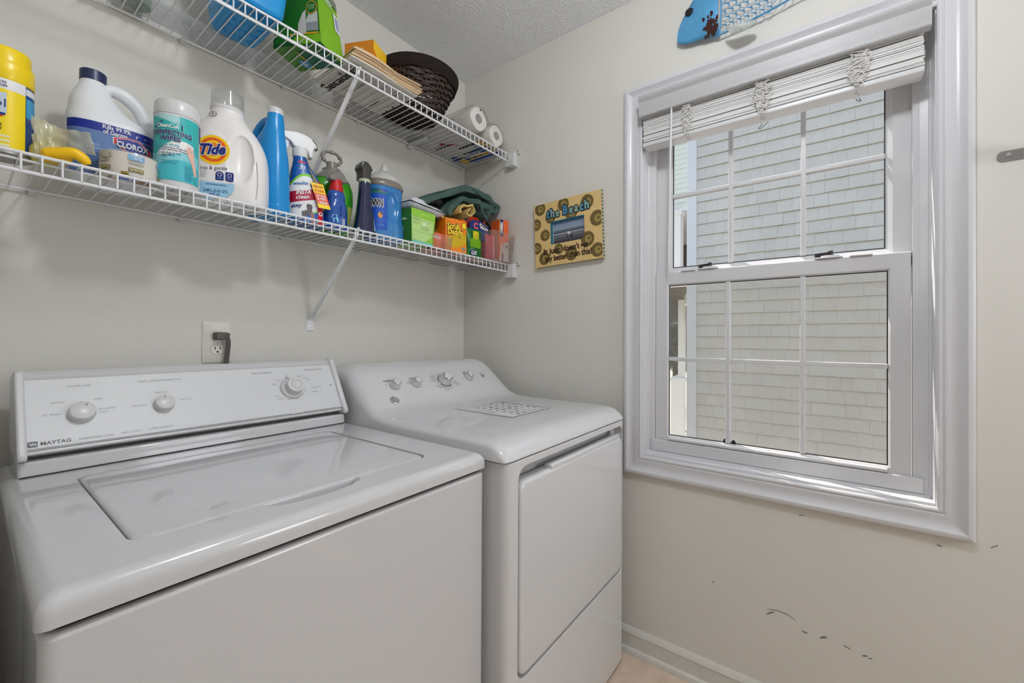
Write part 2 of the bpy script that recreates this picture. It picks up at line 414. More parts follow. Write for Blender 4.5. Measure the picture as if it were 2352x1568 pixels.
# ------------------------------------------------------------------ blind
M_VAL = mat('valance_plastic', C(184, 184, 185), 0.4, 0.4)
M_SLAT = mat('blind_slat', C(216, 215, 213), 0.5, 0.4)
bl = thing('window_blind', 'white slatted blind drawn up under its valance at the top of the window', 'blind', (0, -1.311, 1.96))
mb = MB(); vp = [(-.022, 1.964), (-.050, 1.963), (-.0525, 1.966), (-.0515, 1.974), (-.053, 1.979), (-.053, 2.012), (-.056, 2.017), (-.060, 2.021), (-.0625, 2.029), (-.0625, 2.033), (-.045, 2.033), (-.045, 1.975), (-.022, 1.975)]
mb.rings([[(x, -.928, z) for x, z in vp], [(x, -1.697, z) for x, z in vp]], M_VAL); mb.build('valance', bl, world=True, sharp=30)
mb = MB(); mb.box(-.040, .022, -1.692, -.932, 1.98, 2.026, M_PLAST); mb.build('headrail', bl, world=True, smooth=False)
slat = MB(); xs = [-.030+.053*i/6 for i in range(7)]
ring = lambda y: [(x, y, .0020+.0035*(1-((x+.0035)/.0265)**2)) for x in xs]+[(x, y, -.0019+.0035*(1-((x+.0035)/.0265)**2)) for x in xs[::-1]]
slat.rings([ring(.374), ring(-.374)], M_SLAT); s0 = slat.build('slat', bl, sharp=30)
N = 22
for i in range(N):
    o = s0 if i == 0 else copy_part(s0, bl)
    o.location = (random.uniform(-.0022, .0022), random.uniform(-.0025, .0025), 1.8795+i*.0040+(0.002 if i > 17 else 0)-1.96); o.rotation_euler = (random.uniform(-.0012, .0012), random.uniform(-.025, .025)+(.10 if i > 18 else 0), 0)
mb = MB(); mb.prism(rrect(-.031, .023, 1.8605, 1.8755, .003, 3), lambda a, c, t: (a, t, c), -1.686, -.936, M_PLAST); br = mb.build('bottom_rail', bl, world=True)
M_CORD = mat('cord', C(228, 226, 222), 0.7)
for y in (-1.092, -1.318, -1.552):
    b = MB(); b.lathe([(.0075, 1.8606), (.0075, 1.859), (.005, 1.8575), (.003, 1.8575)], M_PLAST, 14, (-.005, y, 0)); b.lathe([(.0028, 1.8573), (.0028, 1.857)], paint(150, 150, 150), 10, (-.005, y, 0)); b.build('cord_plug', br, world=True)
    b = MB(); P = []
    wdt = .020 if y > -1.2 else .030
    for i in range(70):
        t = i/69; P.append((-.037+random.uniform(-.006, .004), y+wdt*sin(i*2.4+random.uniform(-.6, .6))*(0.35+.65*sin(pi*(.08+.9*t))), 1.972-.10*t+.011*cos(i*2.4+random.uniform(-.5, .5))))
    P += [(-.036, y-.004, 1.868), (-.033, y-.001, 1.861), (-.010, y, 1.8585)]
    b.tube(spline(P, 4), .0012, M_CORD, 5); b.build('lift_cord', bl, world=True)
b = MB(); P = [(.026, -1.317+.006, 1.861), (.029, -1.305, 1.852), (.029, -1.300, 1.848), (.029, -1.306, 1.846), (.029, -1.315, 1.852), (.026, -1.328, 1.860)]
b.tube(spline(P, 4), .001, paint(70, 78, 88), 5); b.build('ladder_cord', bl, world=True)
b = MB(); P = [(.026, -1.548, 1.861), (.029, -1.553, 1.854), (.029, -1.560, 1.852), (.028, -1.556, 1.860)]
b.tube(spline(P, 4), .001, paint(70, 78, 88), 5); b.build('ladder_cord', bl, world=True)
b = MB(); b.tube([(-.048, -1.0435, 1.975), (-.048, -1.0437, 1.955), (-.048, -1.0437, 1.95), (-.002, -1.019, 1.445), (-.0015, -1.0187, 1.44)], [.0025, .0025, .0042, .0042, .003], M_PLAST, 10); b.build('tilt_wand', bl, world=True)

# ------------------------------------------------------------------ outside: neighbouring house
M_SHING = mat('cedar_shingle', C(207, 204, 198), 0.85, 0.2, noise=(9, 0.5, C(198, 195, 188)), bump=(60, 0.3, 0.002))
M_SHING2 = mat('cedar_shingle_pale', C(210, 208, 202), 0.85, 0.2, noise=(9, 0.5, C(202, 200, 193)), bump=(60, 0.3, 0.002))
M_OUTTRIM = mat('outside_trim', C(224, 226, 228), 0.6, 0.3, noise=(3, 0.3, C(206, 212, 218)))
hs = thing('neighbouring_house', 'neighbouring house with pale shingled side wall seen through the window', 'house', (4.0, -1.4, -0.6))
mb = MB(); mb.box(4.03, 6.9, -4.2, -0.02, -2.2, 4.6, M_SHING); mb.build('side_wall', hs, world=True, smooth=False)
EXP = .1425
M_BUTT = mat('shingle_butt_shade_dirt', C(172, 163, 142), 0.9, 0.1, noise=(14, 0.7, C(196, 190, 176)))  # brown lower edge: course shadow line painted into the colour, mixed with dirt
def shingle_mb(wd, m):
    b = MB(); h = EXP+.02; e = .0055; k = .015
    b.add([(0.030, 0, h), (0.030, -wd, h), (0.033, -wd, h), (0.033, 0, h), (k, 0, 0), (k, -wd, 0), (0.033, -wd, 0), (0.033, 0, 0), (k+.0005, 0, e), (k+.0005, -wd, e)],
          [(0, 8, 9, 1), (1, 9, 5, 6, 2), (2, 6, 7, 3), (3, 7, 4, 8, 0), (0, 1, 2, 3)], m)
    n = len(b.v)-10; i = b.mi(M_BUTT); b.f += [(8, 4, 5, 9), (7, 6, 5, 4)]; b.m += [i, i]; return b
widths = (.10, .125, .15, .175, .205)
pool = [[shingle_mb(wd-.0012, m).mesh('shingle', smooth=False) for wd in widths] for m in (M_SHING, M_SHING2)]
cnt = 0; stuff = MB()
for r in range(-6, 33):
    z = 3.466-.0-(23-r)*EXP; y = -.118-.0
    if z < -1.2: continue
    first = True
    while y > -4.1:
        k = random.randrange(5); wd = widths[k]
        if first: y0_ = y; wd = widths[k]
        vis = (-.35 < z < 3.75) and y > -2.0
        if vis and cnt < 298:
            o = bpy.data.objects.new('shingle', pool[random.randrange(2)][k]); COL.objects.link(o); o.parent = hs; o.location = (random.uniform(-.003, .003), y+1.4, z+.6+random.uniform(-.002, .002)); cnt += 1
        else:
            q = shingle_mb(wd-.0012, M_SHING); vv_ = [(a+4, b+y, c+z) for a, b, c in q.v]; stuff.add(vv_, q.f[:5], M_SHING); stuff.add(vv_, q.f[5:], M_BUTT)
        y -= wd; first = False
st = tag(stuff.build('shingle_courses', hs, world=True, smooth=False), kind='stuff')
mb = MB(); mb.box(3.985, 4.04, -.117, 0.0, -2.2, 4.6, M_OUTTRIM); mb.build('corner_board', hs, world=True, smooth=False, bevel=.003)
# porch wing further back: lap siding, beam, posts, dark boarded ceiling, rail post
pw = thing('porch_wing', 'white posted porch of the house beyond the shingled corner', 'porch', (8.0, 1.2, -1.2))
M_LAP = mat('lap_siding', C(214, 222, 214), 0.8, 0.2)
mb = MB()
for i in range(26):
    z = 4.1+i*.11; mb.add([(8.0, -1.5, z), (8.0, 3.2, z), (8.02, 3.2, z+.11), (8.02, -1.5, z+.11), (8.03, -1.5, z), (8.03, 3.2, z)], [(0, 3, 2, 1), (0, 1, 5, 4)], M_LAP)
mb.build('lap_siding', pw, world=True, smooth=False)
mb = MB(); mb.box(8.0, 11.5, -1.5, 3.2, 4.02, 4.1, M_OUTTRIM); mb.build('porch_soffit', pw, world=True, smooth=False)
mb = MB(); mb.box(7.9, 8.1, -1.5, 3.2, 2.33, 2.52, M_OUTTRIM); mb.build('beam', pw, world=True, smooth=False)
for (x, y, z0, z1, h) in ((7.95, 1.29, 2.52, 4.0, .11),):
    mb = MB(); mb.box(x-h, x+h, y-h, y+h, z0, z1, M_OUTTRIM); mb.box(x-h-.03, x+h+.03, y-h-.03, y+h+.03, z1-.10, z1-.04, M_OUTTRIM); mb.box(x-h-.05, x+h+.05, y-h-.05, y+h+.05, z1-.04, z1, M_OUTTRIM); mb.build('post', pw, world=True, smooth=False)
mb = MB(); mb.box(9.9, 10.1, 1.68, 1.83, -1.2, 2.2, M_OUTTRIM); mb.build('post', pw, world=True, smooth=False)
mb = MB(); mb.box(7.93, 8.07, 1.13, 1.41, -1.4, .20, M_OUTTRIM); mb.box(7.90, 8.1, 1.09, 1.45, .20, .27, M_OUTTRIM)
mb.add([(7.9, 1.09, .27), (8.1, 1.09, .27), (8.1, 1.45, .27), (7.9, 1.45, .27), (8, 1.27, .35)], [(0, 1, 4), (1, 2, 4), (2, 3, 4), (3, 0, 4)], M_OUTTRIM); mb.build('rail_post', pw, world=True, smooth=False)
M_BOARD = mat('porch_ceiling_board', C(62, 52, 46), 0.8)
for i in range(12):
    mb = MB(); mb.box(8.15+i*.27, 8.15+i*.27+.255, -1.4, 3.2, 2.36+.01*(i % 2), 2.40, M_BOARD); mb.build('ceiling_board', pw, world=True, smooth=False)
mb = MB(); mb.box(11.5, 11.6, -1.5, 3.2, 1.75, 4.05, M_BOARD); mb.build('back_beam', pw, world=True, smooth=False)
lt = MB(); lt.lathe([(.05, 2.36), (.05, 2.3), (.13, 2.26), (.16, 2.02), (.06, 1.95)], paint(196, 198, 190), 8, (9.2, 1.33, 0)); lt.build('porch_lantern', pw, world=True, smooth=False)
# trees behind the porch
M_LEAF = mat('tree_leaf', C(44, 56, 46), 0.8); M_BARK = mat('bark', C(60, 52, 46), 0.9)
for (x, y, h, rad, lab) in ((14, 3.0, 2.3, 1.5, 'dark leafy tree seen between the porch posts'), (19, 4.6, 3.4, 2.6, 'taller dark tree standing furthest behind the porch')):
    t = thing('tree', lab, 'tree', (x, y, -2.2), 0, 'trees behind the porch')
    mb = MB(); mb.tube([(0, 0, 0), (.1, .05, 1.6), (.05, 0, h+1)], [.16, .12, .05], M_BARK, 8); mb.build('trunk', t)
    mb = MB()
    for i in range(3600):
        a = random.uniform(0, 2*pi); u = random.uniform(-1, 1); rr = rad*random.uniform(.25, 1)**.5
        c = Vector((rr*cos(a)*sqrt(1-u*u), rr*sin(a)*sqrt(1-u*u), h+1.2+rr*u*.9)); d1 = Vector((random.gauss(0, 1), random.gauss(0, 1), random.gauss(0, 1))).normalized(); d2 = d1.orthogonal().normalized()
        mb.add([c-d1*.14, c+d2*.06, c+d1*.14, c-d2*.06], [(0, 1, 2, 3)], M_LEAF)
    tag(mb.build('foliage', t, smooth=False), kind='stuff')
mb = MB(); mb.box(2.2, 40, -14, 22, -2.3, -2.2, mat('ground_sand', C(190, 182, 166), 0.9, noise=(1.5, .5, C(150, 146, 128)))); tag(mb.build('ground', smooth=False), kind='structure')
b = MB()
for k in range(9):
    a = Vector((7.7, 1.52-.012*k, .12+.05*k)); d = Vector((0, -.07-.01*(k % 3), .03 if k % 2 else -.02)); b.tube([a, a+d*.5+Vector((0, 0, .015)), a+d], [.004, .012, .002], paint(150, 178, 96), 5, flat=.3)
b.tube([(7.7, 1.56, .0), (7.7, 1.48, .28), (7.7, 1.36, .62)], .006, paint(120, 150, 80), 5)
tag(b.build('shrub_sprig'), 'light green leafy sprig rising beside the porch rail post', 'plant')
# ------------------------------------------------------------------ washer
def yz_extrude(mb, secs, m):
    """secs: list of (x, [(y,z)...])"""
    mb.rings([[(x, y, z) for y, z in P] for x, P in secs], m)
wa = thing('washing_machine', 'white top-loading washing machine with square slanted control panel, left of the dryer', 'washing machine', (-1.0927, -0.46, 0))
WX0, WX1 = -1.4345, -0.751
mb = MB(); mb.prism(rrect(WX0+.002, WX1-.002, -.8275, -.075, .016, 5), lambda a, b, t: (a, b, t), 0.02, 0.8525, M_ENAMEL)
mb.build('cabinet', wa, world=True, bevel=.006, seg=3)
mb = MB(); mb.prism(rrect(WX0+.01, WX1-.01, -.815, -.08, .012, 4), lambda a, b, t: (a, b, t), 0.8525, 0.862, M_DARK); mb.build('seam', wa, world=True)
mb = MB()
P = []
top = rrect(WX0-.001, WX1+.001, -.830, -.075, .012, 5)
def inset(P_, d):
    cx, cy = (WX0+WX1)/2, -.4525
    return [(a-math.copysign(min(d, abs(a-cx)), a-cx), b-math.copysign(min(d, abs(b-cy)), b-cy)) for a, b in P_]
rr = [[(a, b, .860) for a, b in inset(top, .003)], [(a, b, .8615) for a, b in top], [(a, b, .874) for a, b in top]]
for i in range(1, 9):
    t = pi/2*i/8; d = .020*(1-cos(t)); rr.append([(a, b, .874+.0225*sin(t)) for a, b in inset(top, d)])
mb.rings(rr, M_ENAMEL); tp = mb.build('top_panel', wa, world=False, sharp=50)
# opening for the lid, with the finger scoop at its front edge
LX0, LX1, LY0, LY1 = -1.3455, -.857, -.742, -.318
c = MB(); c.prism(rrect(LX0-.0035, LX1+.0035, LY0-.003, LY1+.004, .022, 5), lambda a, b, t: (a, b, t), .874, .93, M_ENAMEL)
cut(tp, c)
c = MB(); sc = []
for k, (z, g) in enumerate(((.876, .70), (.882, .86), (.889, .95), (.8972, 1.0), (.93, 1.0))):
    sc.append([(-1.111+(a)*g, -.752+b*g, z) for a, b in ell(0, 0, .083, .030, 28)])
c.rings(sc, M_ENAMEL); cut(tp, c)
tp.data.set_sharp_from_angle(angle=radians(50)); tp.parent = wa
tp.data.transform(wa.matrix_basis.inverted())
mb = MB(); ld = rrect(LX0, LX1, LY0, LY1, .020, 6); rr = []
def inset2(P_, d):
    cx, cy = (LX0+LX1)/2, (LY0+LY1)/2
    return [(a-math.copysign(min(d, abs(a-cx)), a-cx), b-math.copysign(min(d, abs(b-cy)), b-cy)) for a, b in P_]
rr = [[(a, b, .876) for a, b in ld], [(a, b, .891) for a, b in ld]]
for i in range(1, 7):
    t = pi/2*i/6; rr.append([(a, b, .891+.0065*sin(t)) for a, b in inset2(ld, .009*(1-cos(t)))])
rr.append([(a, b, .8982) for a, b in inset2(ld, .05)])
mb.rings(rr, M_ENAMEL); mb.build('lid', wa, world=True, sharp=60)
# raised rib behind the lid and console foot
mb = MB(); mb.box(-1.415, -.768, -.250, -.08, .895, .9255, M_ENAMEL); mb.build('console_base', wa, world=True, bevel=.005, seg=3)
mb = MB(); mb.box(-1.412, -.770, -.2515, -.10, .8966, .8985, M_DARK); mb.build('console_seam', wa, world=True, smooth=False)
# console: slanted case, recessed face, end caps
A0 = Vector((0, -.248, .947)); B0 = Vector((0, -.163, 1.091)); E1 = (B0-A0).normalized(); N1 = Vector((0, -E1.z, E1.y))
def face(x, s, d=0.0):
    p = A0+E1*s+N1*d; return (x, p.y, p.z)
CX0, CX1 = -1.405, -.775
con = bpy.data.objects.new('control_console', None); COL.objects.link(con); con.parent = wa
case = [(-.214, .9265), (-.246, .938), face(0, -.004, -.004)[1:], face(0, .150, -.004)[1:], face(0, .160, .003)[1:], face(0, .166, -.001)[1:], (-.150, 1.0925), (-.075, 1.075), (-.075, .9265)]
mb = MB(); yz_extrude(mb, [(CX0, case), (CX1, case)], M_PLAST); mb.build('console_case', con, world=True, sharp=25)
cap = [(-.205, .9275), (-.214, .927), face(0, -.022, .002)[1:], face(0, -.014, .009)[1:], face(0, .165, .008)[1:], face(0, .172, .002)[1:], (-.150, 1.0955), (-.072, 1.079), (-.072, .9275)]
for xa, xb in ((-1.416, CX0+.002), (CX1-.002, -.762)):
    mb = MB(); yz_extrude(mb, [(xa, cap), (xb, cap)], M_PLAST); mb.build('end_cap', con, world=True, bevel=.004, seg=3, sharp=40)
mb = MB(); v = [face(CX0+.001, .0, .0002), face(CX1-.001, .0, .0002), face(CX1-.001, .150, .0002), face(CX0+.001, .150, .0002)]
mb.add(v, [(0, 1, 2, 3)], M_PANEL)
for a, b in ((-1.403, -.925), (-.893, -.777)):
    mb.add([face(a, .0012, .0006), face(b, .0012, .0006), face(b, .0023, .0006), face(a, .0023, .0006)], [(0, 1, 2, 3)], paint(70, 70, 70))
G1, G2, G3 = paint(120, 120, 120), paint(150, 150, 150), paint(95, 95, 95)
def wt(s, x, y, sz, m=G2, ax=0.5, **k): mb.text(s, sz, lambda a, b: face(x+a, y+b, .0006), m, ax=ax, **k)
wt('MAYTAG', -1.366, .0115, .0105, G3, bold=.02, width=.040)
mb.flat(rrect(-1.4025, -1.3895, .0055, .0175, .002, 3), lambda a, b: face(a, b, .0005), G3)
for k in range(3):
    x = -1.4005+k*.0031; mb.flat([(x, .0145), (x+.0017, .0145), (x+.0042, .0085), (x+.0025, .0085)], lambda a, b: face(a, b, .0008), M_PANEL)
wt('DEPENDABLE CARE', -1.3100, .0105, .0065, G2, width=.050); wt('HEAVY DUTY', -1.257, .0115, .0065, G2, width=.032); wt('SUPER CAPACITY', -1.206, .0125, .0065, G2, width=.045)
wt('WATER LEVEL', -1.329, .131, .0062, G2, width=.036); wt('WASH - RINSE TEMPERATURE', -1.197, .132, .0062, G2, width=.080)
wt('REGULAR FABRICS', -.977, .135, .0062, G1, width=.050); wt('PERMANENT PRESS', -.834, .1365, .0062, G1, width=.052)
for s, x, y, wd in (('MEDIUM', -1.3615, .0955, .018), ('LARGE', -1.303, .097, .014), ('EX. SMALL', -1.369, .070, .026), ('EX. LARGE', -1.2905, .073, .024), ('RESET', -1.296, .065, .014),
                    ('WARM-COLD', -1.197, .1005, .026), ('HOT-COLD', -1.2385, .072, .024), ('COLD-COLD', -1.1545, .077, .025),
                    ('OFF', -.913, .121, .008), ('SOAK', -.9385, .108, .010), ('PREWASH', -.951, .096, .012), ('RINSE', -.878, .117, .013), ('NORMAL', -.862, .110, .015), ('LIGHT', -.855, .102, .012),
                    ('KNIT', -.9515, .060, .012), ('NORMAL', -.943, .050, .015), ('HEAVY 14', -.919, .046, .016), ('OFF', -.899, .046, .007), ('LIGHT DAMP DRIER', -.838, .076, .030), ('PRE WASH', -.846, .062, .018), ('16 CYCLES', -.909, .0015, .018)):
    wt(s, x, y, .0052, G2, width=wd)
mb.flat(ell(-.793, .078, .0022, .0022, 14), lambda a, b: face(a, b, .0007), paint(20, 20, 20))
mb.build('control_panel', con, world=True, smooth=False)
def knob(par, name, base, n, prof, m, pointer=None, ring=None, n_=36):
    k = MB(); k.lathe(prof, m, n_, base, n)
    if ring: k.lathe(ring[0], ring[1], n_, base, n)
    o = k.build(name, par, world=True, sharp=50); return o
for (x, s, ang, r) in ((-1.3285, .0665, radians(28), .0205), (-1.1965, .0685, radians(2), .0185)):
    b = Vector(face(x, s)); k = MB(); k.lathe([(r*1.02, 0), (r*1.04, .003), (r, .006), (r*.97, .0145), (r*.93, .0175), (r*.85, .0185), (.0001, .019)], M_PLAST, 40, b, N1)
    d = E1*cos(ang)+Vector((1, 0, 0))*sin(ang); e = E1*-sin(ang)+Vector((1, 0, 0))*cos(ang); c0 = b+N1*.0191
    k.add([c0+d*(r*.5)-e*.0007, c0+d*(r*.5)+e*.0007, c0+d*(r*.93)+e*.0007-N1*.001, c0+d*(r*.93)-e*.0007-N1*.001], [(0, 1, 2, 3)], paint(40, 40, 40)); k.build('knob', con, world=True, sharp=50)
b = Vector(face(-.9065, .0795)); k = MB(); k.lathe([(.0325, 0), (.033, .004), (.031, .0065), (.028, .0058), (.0205, .0062), (.0205, .014), (.0225, .020), (.0215, .0265), (.018, .0285), (.0145, .0285), (.0135, .0272), (.0125, .0285), (.0118, .0278), (.0001, .0275)], M_PLAST, 44, b, N1)
k.build('timer_dial', con, world=True, sharp=50)
k = MB(); d = E1*cos(-.25)+Vector((1, 0, 0))*sin(-.25); e = E1*.25+Vector((1, 0, 0)); c0 = b+N1*.0066
k.add([c0+d*.028-e*.0008, c0+d*.028+e*.0008, c0+d*.0325+e*.0008-N1*.001, c0+d*.0325-e*.0008-N1*.001], [(0, 1, 2, 3)], paint(40, 40, 40))
q = [b+N1*.0007+d*y+e*x for x, y in ((-.0022, .0345), (.0022, .0345), (.0022, .038), (-.0022, .038))]; k.tube(q, .0005, paint(60, 60, 60), 4, closed=True); k.build('dial_marker', con, world=True, smooth=False)

# ------------------------------------------------------------------ dryer
dr = thing('clothes_dryer', 'white front-door clothes dryer with curved backsplash and chrome-rimmed knobs', 'dryer', (-0.398, -0.46, 0))
DX0, DX1 = -.741, -.055; DF = -.8806
mb = MB(); mb.prism(rrect(DX0+.004, DX1-.003, DF, -.10, .024, 7), lambda a, b, t: (a, b, t), .012, .8705, M_ENAMEL2)
cab = mb.build('cabinet', dr, sharp=45)
c = MB(); c.prism(rrect(-.6925, -.0735, .334, .853, .034, 6), lambda a, b, t: (a, t, b), DF-.05, DF+.034, M_ENAMEL2); cut(cab, c)
c = MB(); c.prism(rrect(-.655, -.105, .79, .842, .012, 4), lambda a, b, t: (a, t, b), DF-.05, DF+.052, M_ENAMEL2); cut(cab, c)
cab.data.set_sharp_from_angle(angle=radians(45)); cab.parent = dr; cab.data.transform(dr.matrix_basis.inverted())
bv = cab.modifiers.new('bevel', 'BEVEL'); bv.width = .004; bv.segments = 2; bv.limit_method = 'ANGLE'; bv.angle_limit = radians(50)
mb = MB(); mb.prism(rrect(DX0+.012, DX1-.012, DF+.012, -.11, .02, 4), lambda a, b, t: (a, b, t), .870, .8745, M_DARK); mb.build('seam', dr, world=True)
# door: rounded slab, bottom flush, raised grip lip along most of the top
mb = MB(); P = rrect(-.6855, -.0805, .341, .8165, .028, 7)
def ins3(P_, d):
    cx, cz = -.383, .579
    return [(a-math.copysign(min(d, abs(a-cx)), a-cx), b-math.copysign(min(d, abs(b-cz)), b-cz)) for a, b in P_]
rr = [[(a, DF+.030, b) for a, b in P], [(a, DF+.006, b) for a, b in P]]
for i in range(1, 7):
    t = pi/2*i/6; rr.append([(a, DF+.006-.0085*sin(t), b) for a, b in ins3(P, .011*(1-cos(t)))])
mb.rings(rr, M_ENAMEL2); mb.build('door', dr, world=True, sharp=60)
mb = MB(); hp = [(DF-.0005, .806), (DF-.0015, .822), (DF+.001, .8265), (DF+.006, .8275), (DF+.022, .826), (DF+.024, .820), (DF+.024, .806)]
yz_extrude(mb, [(-.548, hp), (-.104, hp)], M_ENAMEL2); mb.build('door_handle', dr, world=True, bevel=.002)
for z in (.722, .565, .408):
    mb = MB(); mb.lathe([(.0045, 0), (.0045, .004)], paint(22, 22, 22), 12, (-.6895, DF+.010, z), (1, 0, 0)); mb.build('door_screw', dr, world=True)
# top cover with integral backsplash, lofted across the width with rounded ends
prof = [(-.02, .874), (-.02, 1.0), (-.06, 1.055), (-.10, 1.0705), (-.155, 1.0745), (-.185, 1.0745), (-.208, 1.0710), (-.228, 1.061), (-.2445, 1.0465), (-.293, 1.000), (-.330, .9645), (-.352, .9455), (-.370, .9335), (-.392, .9245), (-.42, .9205), (-.50, .919), (-.70, .9185), (-.80, .9175), (-.828, .9155), (-.848, .9095), (-.8635, .8985), (-.8745, .886), (-.880, .876), (-.8795, .874)]
W = DX1-DX0; secs = []
ds = [0, .0012, .004, .009, .016, .024, .034, .048, .064, .082, .10, .13]
def psec(d, x):
    rI = .024; i = rI-sqrt(max(0, rI*rI-(rI-min(d, rI))**2)); i *= .75
    RB = .10; h = .046*(1-sqrt(max(0, 1-(1-min(d/RB, 1))**2)))
    out = []
    for y, z in prof:
        zz = z
        if z > .922: zz = .922+(z-.922)*(1-h/.1525)
        k = min(1, (z-.874)/.03)
        yy = y+(i*.55 if y < -.84 else 0)+(h*.35 if z > .93 and y < -.1 else 0)
        out.append((yy, zz-i*k*(.8 if y < -.35 else 1.0)))
    return (x, out)
secs = [psec(d, DX0+d) for d in ds]+[psec(W/2, (DX0+DX1)/2)]+[psec(d, DX1-d) for d in ds[::-1]]
mb = MB(); yz_extrude(mb, secs, M_ENAMEL2); mb.build('top_cover', dr, world=True, sharp=50)
A1 = Vector((0, -.3605, .9375)); B1 = Vector((0, -.236, 1.0545)); E2 = (B1-A1).normalized(); N2 = Vector((0, -E2.z, E2.y))
AA = Vector((0, -.38, .923)); sh = (A1-AA).dot(E2)
def dface(x, s, d=0.0):
    q = A1+E2*(s-sh)+N2*(d+.0012); return (x, q.y, q.z)
mb = MB(); K1 = paint(52, 52, 54); K2 = paint(105, 105, 107)
def dt(s, x, y, sz, m=K1, **k): mb.text(s, sz, lambda a, b: dface(x+a, y+b), m, **k)
dt('Extended Tumble', -.624, .1430, .0078, bold=.012, width=.047); dt('Temperature', -.524, .1435, .0078, bold=.012, width=.036); dt('Cottons', -.439, .1455, .0068, width=.022); dt('Signal', -.266, .149, .0078, bold=.012, width=.016); dt('Start', -.179, .1345, .0078, bold=.012, width=.012)
dt('Off', -.6465, .125, .006, width=.007); dt('Casuals', -.545, .132, .005, width=.014); dt('Delicates', -.5535, .124, .005, width=.016); dt('Low', -.507, .136, .005, width=.008); dt('More', -.262, .140, .005, width=.010); dt('Off', -.275, .136, .005, width=.006)
for s, x, y, wd, m in (('Towels/Heavy', -.4395, .1385, .026, K2), ('Less Dry', -.437, .132, .018, K1), ('Optimum Dry', -.443, .125, .026, K1), ('More Dry', -.439, .1175, .020, K1), ('Off', -.431, .109, .006, K2), ('Quick Fluff 20', -.4365, .0975, .026, K1), ('Steam 10', -.429, .0915, .026, K1), ('Extra Dry', -.4235, .0855, .024, K1), ('Timed Dry', -.4105, .0715, .022, K1), ('80', -.413, .080, .005, K1), ('70', -.403, .078, .005, K1), ('60', -.393, .0775, .005, K1), ('50', -.383, .0785, .005, K1), ('40', -.377, .081, .005, K1),
                       ('Easy Care', -.350, .140, .017, K2), ('Less Dry', -.345, .109, .014, K1), ('More Dry', -.348, .103, .016, K1), ('Delicates', -.336, .0975, .018, K2), ('Damp Dry', -.343, .0915, .022, K2), ('Off', -.403, .1475, .006, K1), ('More Dry', -.390, .1485, .016, K1)):
    dt(s, x, y, .0052, m, width=wd)
for i in range(22):
    a = radians(115+i*9.2)
    if i in (8, 9): continue
    for r0, r1 in ((.0275, .0305),):
        mb.add([dface(-.394+r*cos(a+o), .1155+r*sin(a+o)) for r, o in ((r0, -.055), (r1, -.055), (r1, .055), (r0, .055))], [(0, 1, 2, 3)], paint(30, 30, 30))
mb.build('panel_lettering', dr, world=True, smooth=False)
for (x, s, r, h) in ((-.617, .1175, .0165, .024), (-.5285, .1165, .0165, .024), (-.394, .1155, .0235, .033), (-.262, .1215, .0165, .024)):
    b = Vector(dface(x, s)); ko = bpy.data.objects.new('knob', None); COL.objects.link(ko); ko.parent = dr
    k = MB(); k.lathe([(r*1.02, 0), (r*1.04, .003), (r*.98, .006), (r*.94, h*.62)], M_PLAST, 40, b, N2); k.build('knob_skirt', ko, world=True, sharp=50)
    k = MB(); k.lathe([(r*.94, h*.62), (r*.95, h*.70), (r*.88, h*.96), (r*.80, h), (r*.74, h*.985)], M_CHROME, 40, b, N2); k.build('chrome_rim', ko, world=True, sharp=50)
    k = MB(); k.lathe([(r*.745, h*.97), (r*.74, h*.99), (.0001, h*1.0)], M_PLAST, 40, b, N2); k.build('knob_face', ko, world=True, sharp=50)
b = Vector(dface(-.175, .1215)); k = MB(); k.lathe([(.0075, 0), (.0075, .0018), (.006, .0024), (.0001, .0026)], mat('button_grey', C(150, 150, 152), .4), 24, b, N2); k.build('start_button', dr, world=True)
b = Vector(dface(-.647, .0575)); k = MB(); k.lathe([(.0150, -.001), (.0150, .002), (.0135, .0032), (.0125, .0030)], M_CHROME, 32, b, N2); k.lathe([(.0126, .0025), (.0001, .0030)], paint(38, 38, 40), 32, b, N2, caps=False)
k.text('GE', .014, lambda a, c_: tuple(b+Vector((1, 0, 0))*a+E2*c_+N2*.0034), paint(190, 190, 192), shear=.25, width=.014)
k.tube([tuple(b+Vector((cos(t), 0, 0))*.0105+E2*(sin(t)*.0105)+N2*.0034) for t in [2*pi*i/24 for i in range(24)]], .0005, paint(190, 190, 192), 4, closed=True); k.build('badge', dr, world=True)
# care-symbol sheet lying on the lid
SX0, SX1, SY0, SY1 = -.478, -.258, -.690, -.428
st_ = tag(None or bpy.data.objects.new('care_chart', None), 'white laundry symbol chart magnet with dark border on the dryer top', 'sign'); COL.objects.link(st_); st_.location = (-.368, -.56, .9192)
ang = 0.0
def cm(a, b, z=.9203):
    return (a, b, z)
mb = MB(); mb.box(SX0, SX1, SY0, SY1, .9192, .9199, paint(224, 224, 224)); o = mb.build('sheet', st_, world=True, smooth=False)
mb = MB(); bd = paint(74, 74, 74)
for a, b, c_, d in ((SX0, SX1, SY0, SY0+.004), (SX0, SX1, SY1-.004, SY1), (SX0, SX0+.004, SY0, SY1), (SX1-.004, SX1, SY0, SY1)):
    mb.add([cm(a, c_), cm(b, c_), cm(b, d), cm(a, d)], [(0, 1, 2, 3)], bd)
